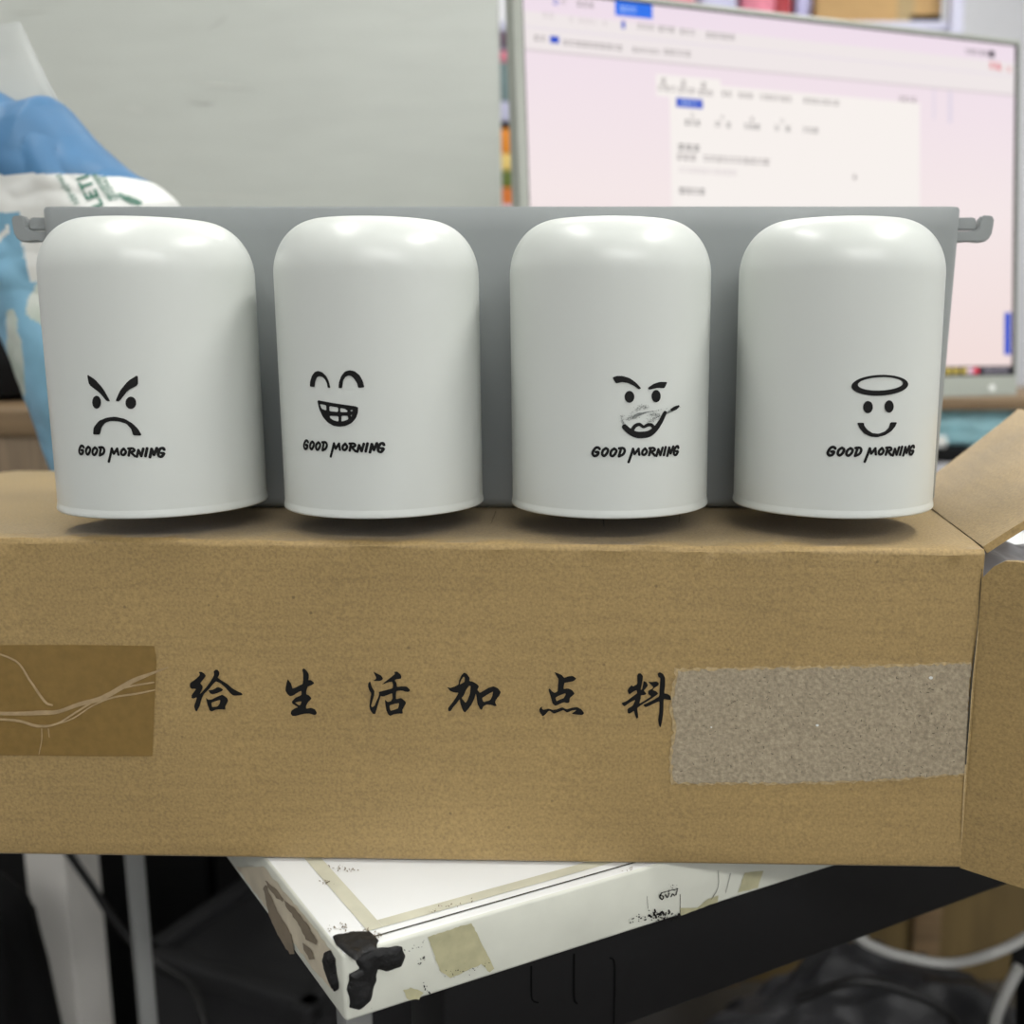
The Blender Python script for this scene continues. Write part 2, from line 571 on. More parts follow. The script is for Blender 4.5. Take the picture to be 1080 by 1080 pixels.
# black tape lumps on the corner: low cushions of real thickness
def lump(polys, proj_fn, n, thick, seed):
    bm_ = print_mesh([[chaikin(ragged(p, 1.0, 5, seed + i), 1)] for i, p in enumerate(polys)], proj_fn, 3.5)
    for e in bm_.edges: pass
    bnd = [v.co.copy() for v in bm_.verts if v.is_boundary]
    for v in bm_.verts:
        d = min((v.co - b).length for b in bnd)
        h = thick * min(1, d / 0.0022) ** .5 * (1 + .35 * noise.noise(v.co * 220))
        v.co = v.co + n * h
    return bm_
bm = lump([crop([(590, 440), (680, 425), (770, 425), (805, 460), (800, 505), (740, 520), (700, 560), (640, 520), (600, 480)], 220, 890, 4.5)], ptop, Z, .0012, 21)
link('black_tape_patch', bm, M_blktape, desktop)
bm = lump([crop([(690, 545), (760, 505), (830, 485), (915, 485), (930, 530), (910, 580), (850, 600), (800, 590), (795, 650), (770, 740), (720, 785),
                 (665, 775), (670, 720), (655, 690), (665, 620), (715, 590)], 220, 890, 4.5)], pfr, NF, .0014, 22)
link('black_tape_patch', bm, M_blktape, desktop)
bm = lump([crop([(548, 510), (580, 505), (605, 545), (615, 620), (622, 685), (600, 705), (565, 640), (545, 560)], 220, 890, 4.5)], plf, NL, .0012, 23)
link('black_tape_patch', bm, M_blktape, desktop)
scr = []
q = random.Random(5)
for (x0, y0, x1, y1, n) in [(345, 982, 366, 978, 30), (383, 980, 404, 990, 30), (345, 918, 375, 918, 26), (655, 919, 668, 918, 8), (340, 930, 352, 934, 14), (450, 962, 500, 950, 24)]:
    for k in range(n):
        t = q.random()
        s = q.uniform(.3, 1.3)
        scr.append([ell(x0 + (x1 - x0) * t + q.gauss(0, 1.5), y0 + (y1 - y0) * t + q.gauss(0, 2.0), s, s * .5, 7, q.uniform(0, 3))])
link('stain_specks', print_mesh(scr, ptop2, 12), M_brownres, desktop, smooth=False)['kind'] = 'stuff'
# black beam with press slots, steel legs
BV = 0.02
bm = bmesh.new(); frame_box(bm, O0, U, V, Z, (0.045, BV, 0.665), (DL - .02, BV + 0.03, ZD - DT), bev=0.002)
beam = link('steel_beam', bm, M_blk, desk)
pbm = on_plane(dpt(0, BV, 0.7), NF, 0.0004)
gro = stroke([(560, 1019, 1.8), (560, 1048, 1.8), (562, 1055, 1.8), (567, 1057, 1.6)]), stroke([(605, 1006, 1.8), (605, 1050, 2.2), (608, 1058, 1.8)]), \
    stroke([(643, 1010, 1.5), (647, 1013, 1.8), (648, 1030, 1.8), (647, 1078, 1.8)])
link_each('press_slot', gro, pbm, 14, M_groove, beam)
for (u, v) in ((0.037, 0.09), (0.0245, 0.50), (0.86, 0.09), (0.86, 0.56)):
    bm = bmesh.new(); frame_box(bm, O0, U, V, Z, (u - .0062, v - .0062, 0), (u + .0062, v + .0062, ZD - DT), bev=0.0015)
    link('leg', bm, M_steel, desk)

# ================================================================= CARDBOARD BOX
ZB = ZC - 0.080          # level of the box top under the holder
Lb = Vector((-0.345, 0.3893, 0)); Rb = Vector((0.1478, 0.3757, 0))
nb = Vector((0.0275, 0.9996, 0)); BDEP = 0.2135
box = root('cardboard_box', (-.06, .49, ZD), 'long brown cardboard box with black brush lettering on its front, lying on the white desk', 'box')
NX = 140
bm = bmesh.new()
TH = 0.003


def box_section(t, inset):
    base = Lb.lerp(Rb, t)
    ztop = ZC - (0.0773 + (0.0806 - 0.0773) * t)
    zt2 = ZB - 0.0004
    zb = ZD + 0.001
    xsh = 0.0012 * (t)            # slight splay at the top of the right end
    pts = []
    def P(d, z, lean=0.0):
        q = base + nb.lerp(Vector((0.098, 0.995, 0)), t ** 3) * d; return Vector((q.x + (z - zb) / 0.13 * xsh, q.y, z))
    i = inset
    # front face bottom -> top, rounded top edge, top face, back, bottom
    rb = 0.0018; rt = 0.0026
    for k in range(4):
        a = R(90) * k / 3
        pts.append(P(i + rb * (1 - math.sin(a)), zb + i + rb * (1 - math.cos(a))))
    nfr = 22
    for k in range(1, nfr):
        z = zb + rb + (ztop - rt - zb - rb) * k / nfr
        pts.append(P(i, z))
    for k in range(7):
        a = R(90) * k / 6
        pts.append(P(i + rt * (1 - math.cos(a)), ztop - i - rt + rt * math.sin(a)))
    for d in (0.010, 0.018, 0.03, 0.045, 0.06, 0.09, 0.13, 0.17, 0.20):
        w = min(1, d / 0.05); w = w * w * (3 - 2 * w)
        pts.append(P(d, (ztop * (1 - w) + zt2 * w) - i))
    pts.append(P(BDEP - i, zt2 - i - 0.001))
    for k in range(1, 6):
        pts.append(P(BDEP - i, zt2 + (zb - zt2) * k / 6))
    pts.append(P(BDEP - i, zb + i))
    return pts


def jit(p, t, k, front_top):
    a = 0.0004 * noise.noise(p * 30) + 0.0002 * noise.noise(p * 90)
    if front_top:
        a2 = 0.0009 * noise.noise(Vector((p.x * 60, 3, k * .4)))
        return Vector((p.x, p.y - abs(a2) * .6, p.z + a2 * .8))
    return p + Vector((0, a * .5, 0))


outer, inner = [], []
for i in range(NX + 1):
    t = i / NX
    so = box_section(t, 0.0); si = box_section(t, TH)
    ro = []
    for k, p in enumerate(so):
        ft = 25 <= k <= 33
        ro.append(bm.verts.new(jit(p, t, k, ft) if p.z > ZD + .004 and k < 36 else p))
    outer.append(ro); inner.append([bm.verts.new(p) for p in si])
n = len(outer[0])
for i in range(NX):
    for k in range(n):
        k2 = (k + 1) % n
        bm.faces.new((outer[i][k], outer[i + 1][k], outer[i + 1][k2], outer[i][k2]))
        bm.faces.new((inner[i][k], inner[i][k2], inner[i + 1][k2], inner[i + 1][k])).material_index = 1
for k in range(n):
    k2 = (k + 1) % n
    bm.faces.new((outer[NX][k], inner[NX][k], inner[NX][k2], outer[NX][k2]))
bm.faces.new([outer[0][k] for k in range(n)])
bm.faces.new([inner[0][k] for k in reversed(range(n))])
bm.normal_update()
box_tree = BVHTree.FromBMesh(bm)
carton = link('carton_body', bm, [M_kraft, M_kraft_in], box)

# top end flap: hinged on the right end of the top face, raised
h0 = Vector((0.14945, 0.3790, ZC - 0.0801)); h1 = h0 + Vector((0.098, 0.9952, 0.001)) * 0.185
hd = (h1 - h0).normalized()
AL = R(33)
w = Vector((math.cos(AL), 0, math.sin(AL))); w = (w - hd * w.dot(hd)).normalized()
fn = hd.cross(w).normalized()
if fn.dot(CAM - h0) < 0: fn = -fn
e1 = atplane(1074, 431, h0, fn)           # outer back corner
e2 = h0 + w * (e1 - h0).dot(w)            # outer front corner
e2 = e2 + hd * 0.004
hb = atplane(990, 497, h0, fn)
sd = (e1 - hb)
# back hinge corner: where the slanted side meets the hinge
tb = -(hb - h0).dot(w) / sd.dot(w)
h1 = hb + sd * tb


def slab(bm, c00, c10, c11, c01, nrm, th, nx=12, ny=12, wob=0.0, mi_back=1, curl=0.0):
    top, bot = [], []
    for j in range(ny + 1):
        rt_, rb_ = [], []
        for i in range(nx + 1):
            a, b = i / nx, j / ny
            p = (c00 * (1 - a) + c10 * a) * (1 - b) + (c01 * (1 - a) + c11 * a) * b
            p = p + nrm * (wob * noise.noise(p * 35) + curl * b * b)
            rt_.append(bm.verts.new(p)); rb_.append(bm.verts.new(p - nrm * th))
        top.append(rt_); bot.append(rb_)
    for j in range(ny):
        for i in range(nx):
            bm.faces.new((top[j][i], top[j][i + 1], top[j + 1][i + 1], top[j + 1][i]))
            bm.faces.new((bot[j][i], bot[j + 1][i], bot[j + 1][i + 1], bot[j][i + 1])).material_index = mi_back
    for i in range(nx):
        bm.faces.new((top[0][i], bot[0][i], bot[0][i + 1], top[0][i + 1]))
        bm.faces.new((top[ny][i], top[ny][i + 1], bot[ny][i + 1], bot[ny][i]))
    for j in range(ny):
        bm.faces.new((top[j][0], top[j + 1][0], bot[j + 1][0], bot[j][0]))
        bm.faces.new((top[j][nx], bot[j][nx], bot[j + 1][nx], top[j + 1][nx]))
    bmesh.ops.recalc_face_normals(bm, faces=bm.faces)


bm = bmesh.new()
slab(bm, h0, h1, e1, e2, fn, TH, 16, 16, 0.0012)
topflap = link('top_flap', bm, [M_kraft, M_kraft_in], box)
# front end flap: hinged on the right edge of the front face, swung out towards the viewer
BE = R(38)
fd = Vector((math.cos(BE), -math.sin(BE), 0))
g0 = Vector((Rb.x - .0003, Rb.y - 0.0001, ZD + 0.0012)); g1 = Vector((Rb.x + .0008, Rb.y - 0.0001, ZC - 0.0835))
fl = 0.11
fnrm = Vector((-fd.y, fd.x, 0)) * -1
bm = bmesh.new()
# rows along the flap, the hinge-side top corner is rounded
NXF = 28
rows = []
for i in range(NXF + 1):
    a = i / NXF; s = fl * a
    drop = 0.008 * max(0, 1 - s / 0.010) ** 2
    lo = g0 + fd * s + Z * (-0.0 * s); hi = g1 + fd * s - Z * drop + Vector((0.0, 0, 0))
    rows.append((lo, hi))
front_side = Vector((-math.sin(BE), -math.cos(BE), 0))
NYF = 20
A, B = [], []
for lo, hi in rows:
    ca, cb = [], []
    for j in range(NYF + 1):
        p = lo.lerp(hi, j / NYF)
        p = p + front_side * (0.001 * noise.noise(p * 30) * min(1, (p - lo.lerp(hi, j / NYF)).length + i / 6))
        ca.append(bm.verts.new(p)); cb.append(bm.verts.new(p - front_side * TH))
    A.append(ca); B.append(cb)
for i in range(NXF):
    for j in range(NYF):
        bm.faces.new((A[i][j], A[i + 1][j], A[i + 1][j + 1], A[i][j + 1]))
        bm.faces.new((B[i][j], B[i][j + 1], B[i + 1][j + 1], B[i + 1][j])).material_index = 1
    bm.faces.new((A[i][0], B[i][0], B[i + 1][0], A[i + 1][0]))
    bm.faces.new((A[i][NYF], A[i + 1][NYF], B[i + 1][NYF], B[i][NYF]))
for j in range(NYF):
    bm.faces.new((A[0][j], A[0][j + 1], B[0][j + 1], B[0][j]))
    bm.faces.new((A[NXF][j], B[NXF][j], B[NXF][j + 1], A[NXF][j + 1]))
bmesh.ops.recalc_face_normals(bm, faces=bm.faces)
link('side_flap', bm, [M_kraft, M_kraft_in], box)

pbox = on_bvh(box_tree, 0.0004)
pbox2 = on_bvh(box_tree, 0.0007)
# six brush characters, each traced as an outline
CH = [
    (180, 695, [
        [[(358, 160), (395, 158), (430, 180), (450, 208), (430, 240), (378, 300), (405, 330), (412, 362), (388, 410), (374, 436), (388, 430), (440, 370), (500, 295), (550, 212), (556, 185), (548, 155), (570, 132), (600, 132), (622, 165), (620, 198), (598, 232), (640, 262), (720, 310), (790, 370), (860, 408), (900, 425), (917, 442), (905, 456), (800, 460), (760, 430), (700, 360), (630, 300), (575, 280), (540, 315), (490, 378), (425, 440), (397, 500), (372, 590), (335, 662), (318, 650), (300, 590), (325, 530), (336, 480), (290, 498), (270, 488), (270, 452), (330, 372), (266, 374), (246, 345), (250, 300), (320, 252), (368, 208), (374, 185)]],
        [[(480, 393), (540, 385), (600, 350), (640, 362), (670, 385), (650, 405), (600, 425), (545, 442), (508, 435)]],
        [[(450, 485), (475, 510), (520, 510), (600, 470), (660, 446), (720, 488), (732, 525), (715, 560), (695, 592), (697, 636), (640, 632), (580, 636), (520, 662), (495, 640), (470, 570)],
         [(520, 548), (570, 530), (634, 512), (626, 560), (600, 597), (530, 606)]]]),
    (280, 695, [
        [[(468, 130), (490, 113), (530, 150), (553, 190), (552, 240), (545, 262), (580, 263), (624, 300), (590, 325), (540, 345), (525, 385), (518, 440), (560, 460), (587, 495), (570, 515), (540, 545), (518, 590), (520, 625), (580, 613), (630, 633), (654, 675), (640, 702), (610, 702), (560, 685), (500, 687), (440, 702), (380, 717), (345, 717), (323, 690), (328, 655), (370, 622), (420, 606), (345, 562), (336, 535), (380, 488), (460, 452), (458, 398), (420, 415), (350, 460), (315, 467), (280, 440), (256, 395), (260, 350), (272, 300), (285, 250), (300, 268), (330, 310), (345, 372), (380, 360), (440, 328), (474, 313), (482, 250), (480, 180)],
         [(376, 548), (440, 533), (464, 535), (442, 580), (428, 582)]]]),
    (370, 695, [
        [[(290, 155), (330, 178), (385, 203), (410, 240), (400, 262), (370, 274), (285, 273), (320, 250), (325, 230), (305, 190)]],
        [[(248, 278), (254, 300), (268, 350), (302, 400), (300, 450), (280, 520), (258, 590), (275, 607), (305, 585), (325, 535), (350, 480), (362, 445), (356, 413), (410, 400), (532, 368), (537, 320), (525, 282), (480, 290), (395, 322), (450, 273), (520, 220), (562, 185), (552, 158), (590, 156), (630, 188), (644, 220), (635, 247), (580, 250), (558, 265), (582, 300), (585, 350), (650, 341), (710, 344), (757, 390), (735, 412), (700, 410), (650, 395), (580, 400), (574, 450), (575, 505), (640, 488), (692, 530), (702, 555), (670, 610), (655, 640), (662, 687), (600, 686), (545, 696), (500, 717), (470, 690), (450, 640), (432, 508), (470, 540), (510, 530), (532, 490), (527, 428), (470, 450), (405, 472), (382, 462), (367, 510), (345, 580), (325, 650), (312, 692), (285, 693), (250, 645), (237, 590), (250, 500), (262, 430), (235, 390), (220, 340), (226, 298)],
         [(490, 585), (550, 564), (617, 553), (602, 620), (560, 636), (505, 652)]]]),
    (455, 695, [
        [[(200, 350), (240, 362), (300, 343), (346, 318), (350, 270), (380, 203), (415, 168), (450, 183), (487, 235), (482, 275), (530, 283), (585, 318), (604, 345), (582, 385), (615, 425), (660, 398), (720, 363), (785, 340), (840, 363), (882, 415), (862, 457), (820, 510), (806, 540), (828, 587), (805, 594), (760, 576), (700, 572), (657, 596), (640, 642), (615, 627), (583, 560), (573, 480), (565, 432), (545, 500), (510, 572), (470, 627), (425, 675), (398, 645), (368, 560), (360, 502), (320, 560), (280, 602), (245, 657), (214, 652), (213, 615), (260, 558), (310, 488), (347, 422), (290, 420), (240, 402)],
         [(360, 318), (380, 258), (410, 218), (424, 235), (422, 285), (395, 301)],
         [(383, 490), (410, 460), (440, 388), (482, 332), (499, 340), (491, 430), (460, 512), (435, 553)],
         [(642, 490), (690, 459), (740, 429), (783, 408), (771, 470), (745, 516), (660, 542)]]]),
    (550, 695, [
        [[(417, 162), (460, 176), (510, 198), (542, 235), (590, 216), (650, 210), (698, 242), (660, 277), (590, 290), (545, 297), (536, 345), (534, 375), (590, 368), (640, 388), (674, 435), (650, 457), (612, 490), (606, 547), (575, 554), (540, 542), (490, 562), (430, 590), (394, 560), (373, 480), (342, 382), (358, 370), (390, 408), (420, 425), (460, 404), (465, 320), (470, 250), (440, 205)],
         [(430, 485), (480, 458), (552, 430), (562, 440), (537, 490), (490, 507), (445, 530)]],
        [[(270, 602), (255, 620), (280, 640), (340, 623), (400, 640), (450, 633), (515, 606), (570, 632), (640, 613), (705, 603), (760, 633), (795, 680), (775, 704), (720, 702), (632, 690), (700, 640), (640, 647), (580, 675), (530, 642), (470, 667), (410, 688), (350, 646), (300, 702), (270, 722), (233, 670), (226, 630), (250, 603)]]]),
    (640, 695, [
        [[(384, 205), (400, 178), (430, 178), (457, 210), (455, 250), (443, 320), (428, 388), (445, 380), (458, 320), (465, 273), (500, 288), (522, 330), (492, 370), (467, 395), (502, 435), (480, 452), (432, 454), (428, 500), (412, 558), (440, 545), (500, 508), (562, 468), (523, 440), (523, 398), (578, 370), (588, 350), (550, 312), (522, 283), (570, 288), (630, 278), (662, 305), (650, 332), (592, 366), (582, 390), (625, 403), (652, 435), (602, 472), (520, 527), (440, 575), (388, 614), (387, 640), (400, 735), (375, 752), (353, 690), (345, 652), (290, 687), (265, 682), (260, 628), (330, 585), (362, 512), (300, 542), (220, 597), (182, 555), (250, 528), (330, 468), (386, 428), (375, 390), (330, 412), (285, 447), (262, 400), (273, 370), (315, 325), (330, 345), (387, 312)]],
        [[(643, 180), (670, 163), (710, 183), (737, 230), (737, 330), (725, 430), (770, 438), (812, 470), (817, 512), (780, 512), (720, 500), (717, 560), (714, 680), (697, 790), (680, 864), (660, 832), (648, 770), (663, 680), (669, 527), (600, 557), (540, 587), (490, 607), (458, 577), (520, 548), (600, 508), (664, 468), (670, 350), (678, 237), (650, 222)]]]),
]
for ox, oy, shp in CH:
    shp = [[chaikin(lp, 1) for lp in sh] for sh in shp]
    link('lettering', print_mesh(loc_shapes(shp, ox, oy, 12.0), pbox, 14), M_ink, carton, smooth=False)
# brown tape on the left, with pale wrinkles
tp = [[[(-40, 680.5), (17, 680), (90, 680), (163, 681), (165.5, 697), (163.5, 740), (161, 797), (90, 797), (17, 796), (-40, 796)]]]
tape = link('packing_tape', print_mesh(tp, pbox, 14), M_tape, box, smooth=False)
wr = []
for s in ([(-20, 683, 2), (17, 696, 2.0), (32, 716, 2.4), (48, 739, 2.6), (56, 743, 2)],
          [(-30, 751, 4), (17, 752, 4), (45, 751, 5), (62, 750, 4), (85, 742, 4.5), (110, 735, 5), (140, 718, 5), (160, 710, 3), (178, 703, 1)],
          [(-30, 757, 2), (17, 759, 2.5), (40, 765, 3), (60, 763, 2), (82, 750, 2), (112, 732, 2), (135, 724, 2), (163, 719, 1.5)],
          [(58, 764, 1.4), (78, 757, 1.4), (98, 744, 1.4), (120, 735, 1.8), (145, 731, 2), (164, 727, 1.2)],
          [(45, 768, 1.2), (45, 780, 1.0), (42, 795, .8)], [(52, 768, 1.2), (53, 777, .8)]):
    wr.append(stroke(s, sub=4))
link_each('tape_wrinkle', wr, pbox2, 12, M_wrinkle, tape)
# torn-away patch on the right with a frayed pale rim
edge = [(716, 707), (760, 706), (800, 705), (860, 704), (930, 703), (1000, 700), (1024, 700), (1021, 740), (1019, 790), (1017, 815), (950, 820), (880, 824), (800, 825), (712, 825), (708, 800), (713, 770), (709, 740)]
link('frayed_rim', print_mesh([[ragged([(x + (-3 if x < 720 else 0), y + (-2.0 if y < 720 else 2.0)) for x, y in edge], 1.6, 4, 31)]], pbox, 10), M_fray, box, smooth=False)
torn = link('torn_patch', print_mesh([[ragged(edge, 1.5, 4, 32)]], pbox2, 10), M_torn, box, smooth=False)
pbox3 = on_bvh(box_tree, 0.0010)
fib = []
q = random.Random(3)
for k in range(150):
    x, y = q.uniform(718, 1012), q.uniform(710, 818)
    a = q.uniform(0, math.pi); l = q.uniform(.8, 2.6)
    fib += stroke([(x, y, .55), (x + math.cos(a) * l, y + math.sin(a) * l, .45)])
for (x, y, r) in ((981, 714, 2.2), (861.5, 764, 1.6), (750, 766, 1.0), (736, 733, .8), (757, 780, 1)):
    pass
link('paper_fibre', print_mesh(fib, pbox3, 10), M_dirt, torn, smooth=False)['kind'] = 'stuff'
link_each('paper_fleck', [[ell(981, 714, 2.2, 1.7, 9)], [ell(861.5, 764, 1.7, 1.3, 9)], [ell(750, 766, 1, .7, 9)]], pbox3, 10, M_bagwhite, torn)
link('frayed_rim', print_mesh(stroke([(1031, 665, .8), (1026, 705, 1.8), (1022.5, 745, 2.6), (1019.5, 785, 2.4), (1016.5, 830, 1.4), (1013.5, 885, 1.0)]), pbox2, 10), M_fray, box, smooth=False)
link('crease', print_mesh(stroke([(1034.5, 600, .7), (1029.5, 665, .9), (1024, 715, 1.6), (1020.3, 765, 1.7), (1017.5, 805, 1.0)]), pbox3, 10), M_dirt, box, smooth=False)
# fine creases on the top face near the front edge
cr = [stroke([(523, 540, .7), (518, 553, .5)]), stroke([(636, 545, .7), (637, 556, .5)]), stroke([(717, 541, .7), (716, 552, .5)])]
link_each('crease', cr, pbox, 10, M_dirt, box)

# white plastic bag stuffed in the box and bulging out of its open end
bm = bmesh.new()
bmesh.ops.create_icosphere(bm, subdivisions=6, radius=1.0)
for v in bm.verts:
    p = v.co.copy()
    s = 1 + .06 * noise.noise(p * 2.2) + .11 * abs(noise.noise(p * 3.2)) + .045 * abs(noise.noise(p * 7)) + .012 * noise.noise(p * 16)
    x = 0.150 + p.x * .080 * s; y = 0.447 + p.y * .055 * s; z = ZD + .064 + p.z * .060 * s
    t = max(0, min(1, (x - .153) / .025)); t = t * t * (3 - 2 * t)
    y -= t * .022
    if t < .05:
        y = max(y, .3835); z = min(z, ZB - .0045)
    z = max(z, ZD + .0045)
    v.co = Vector((x, y, z))
tag(link('plastic_bag', bm, M_plastic, loc=(.150, .447, ZD), auto=180), 'crumpled white plastic bag peeking out of the open right end of the cardboard box', 'plastic bag')

# ================================================================= CUP HOLDER
HY = 0.4625
XL, XR = -0.2396, 0.1639
XLb, XRb = -0.2392, 0.1600
HT = at(540, 218, HY + .001).z
holder = root('cup_holder', (-.038, .49, ZB), 'grey plastic wall-mount cup holder with hooks at both ends, standing on the cardboard box', 'cup holder')


def rrect(x0, x1, y0, y1, r, z, n=8):
    pts = []
    for cx_, cy_, a0 in ((x1 - r, y0 + r, -90), (x1 - r, y1 - r, 0), (x0 + r, y1 - r, 90), (x0 + r, y0 + r, 180)):
        for k in range(n + 1):
            a = R(a0 + 90 * k / n)
            pts.append(Vector((cx_ + r * math.cos(a), cy_ + r * math.sin(a), z)))
    return pts


bm = bmesh.new()
HD = 0.058
loops = []
zs = [ZB, ZB + .0008, ZB + .0026]
NZ = 14
for k in range(NZ + 1):
    zs.append(ZB + .005 + (HT - .0012 - ZB - .005) * k / NZ)
for i, z in enumerate(zs):
    t = (z - ZB) / (HT - ZB)
    ins = (.0042, .0022, .0006)[i] if i < 3 else 0
    loops.append(rrect(XLb + (XL - XLb) * t + ins, XRb + (XR - XRb) * t - ins, HY + ins, HY + HD - ins, 0.006, z))
loops.append(rrect(XL + .0006, XR - .0006, HY + .0006, HY + HD - .0006, 0.0056, HT))
loops.append(rrect(XL + .0022, XR - .0022, HY + .0022, HY + HD - .0022, 0.0045, HT))
loops.append(rrect(XL + .0026, XR - .0026, HY + .0026, HY + HD - .0026, 0.0042, HT - .0005))
loops.append(rrect(XL + .0026, XR - .0026, HY + .0026, HY + HD - .0026, 0.0042, HT - 0.05))
vl = [[bm.verts.new(p) for p in lp] for lp in loops]
for a, b in zip(vl[:-1], vl[1:]):
    m_ = len(a)
    for k in range(m_):
        bm.faces.new((a[k], a[(k + 1) % m_], b[(k + 1) % m_], b[k]))
bm.faces.new(vl[0][::-1]); bm.faces.new(vl[-1])
bmesh.ops.recalc_face_normals(bm, faces=bm.faces)
link('holder_body', bm, M_grey, holder, auto=40)


def prism_px(polys, Yf, depth, mirror=None):
    bm_ = bmesh.new()
    for poly, dy, dep in polys:
        pts = [at(x, y, Yf + dy) for x, y in poly]
        if mirror is not None:
            for p in pts: p.x = 2 * mirror - p.x
        f = bm_.faces.new([bm_.verts.new(p) for p in pts])
        g = bmesh.ops.extrude_face_region(bm_, geom=[f])
        for v in g['geom']:
            if isinstance(v, bmesh.types.BMVert): v.co.y += dep
    bmesh.ops.recalc_face_normals(bm_, faces=bm_.faces)
    es = [e for e in bm_.edges if len(e.link_faces) == 2 and e.calc_face_angle(0) > R(35)]
    bmesh.ops.bevel(bm_, geom=es, offset=.0006, segments=2, affect='EDGES')
    return bm_


hk = [(1008, 244), (1022, 243.5), (1029, 243), (1032, 240.5), (1033.5, 232), (1035, 228.5), (1039, 227), (1046, 227.5), (1049, 230), (1048, 238), (1046.5, 246), (1043.5, 251.5), (1039, 254.8), (1033, 255.8), (1022, 254.8), (1008, 256)]
tb_ = [(1008, 229.5), (1028, 229.2), (1030.3, 231), (1029.5, 242.5), (1008, 243)]
link('hook', prism_px([(hk, 0.0, .0045), (tb_, 0.0005, .004)], HY + .008, .01), M_grey, holder, auto=40)
link('hook', prism_px([(hk, 0.0, .0045), (tb_, 0.0005, .004)], HY + .008, .01, mirror=(XL + XR) / 2), M_grey, holder, auto=40)

# ================================================================= CUPS
CY = 0.421
CR = 0.0402
CX = (-0.1757, -0.0842, 0.0090, 0.1012)
ztop = ZC + 0.0424
zrim = ZC - 0.0697
zsh = ZC + 0.0218
LET = [
    [(172, 132), (158, 118), (132, 120), (108, 150), (100, 182), (118, 204), (148, 194), (160, 166), (134, 164)],
    [(236, 124), (206, 148), (198, 185), (218, 204), (246, 178), (258, 142), (236, 124)],
    [(322, 128), (292, 152), (284, 190), (304, 206), (332, 182), (344, 148), (322, 128)],
    [(392, 128), (370, 208)], [(372, 126), (415, 124), (430, 152), (412, 188), (370, 208)],
    [(470, 268), (494, 200), (516, 130)], [(516, 130), (532, 184)], [(532, 184), (574, 130)], [(572, 130), (580, 192)],
    [(640, 126), (614, 154), (612, 184), (634, 192), (658, 160), (640, 126)],
    [(700, 124), (682, 196)], [(684, 124), (728, 122), (738, 144), (698, 162)], [(704, 160), (740, 200)],
    [(756, 204), (776, 134)], [(776, 134), (796, 196)], [(796, 196), (820, 118)],
    [(852, 112), (832, 196)],
    [(868, 204), (888, 116)], [(888, 116), (902, 178)], [(902, 178), (930, 106)],
    [(982, 122), (976, 102), (956, 112), (938, 150), (938, 186), (958, 194), (978, 158), (958, 156)],
]


def lettering_shapes():
    """the words as traced on the third tumbler"""
    out = []
    for st in LET:
        out += stroke([(615 + x / 9.82, 460 + y / 9.82, 2.95 - .5 * (x - 96) / 894) for x, y in st], sub=4)
    return out


def theta_z(i, x, y, eps=0.0):
    p = on_cup(CX[i], CY, CR, eps)(x, y)
    return math.atan2(p.x - CX[i], -(p.y - CY)), p.z


def letter_map(i, xl, xr, yl, yr):
    """re-wraps the traced words round tumbler i, between its own left and right ends"""
    a0, z0 = theta_z(2, 624.3, 476); a1, z1 = theta_z(2, 715.7, 474.5)
    b0, w0 = theta_z(i, xl, yl); b1, w1 = theta_z(i, xr, yr)
    def fn(x, y):
        a, z = theta_z(2, x, y)
        t = (a - a0) / (a1 - a0)
        zz_ = z + (w0 - z0) * (1 - t) + (w1 - z1) * t
        b = b0 + (b1 - b0) * t
        r = CR + .00025
        return Vector((CX[i] + r * math.sin(b), CY - r * math.cos(b), zz_))
    return fn


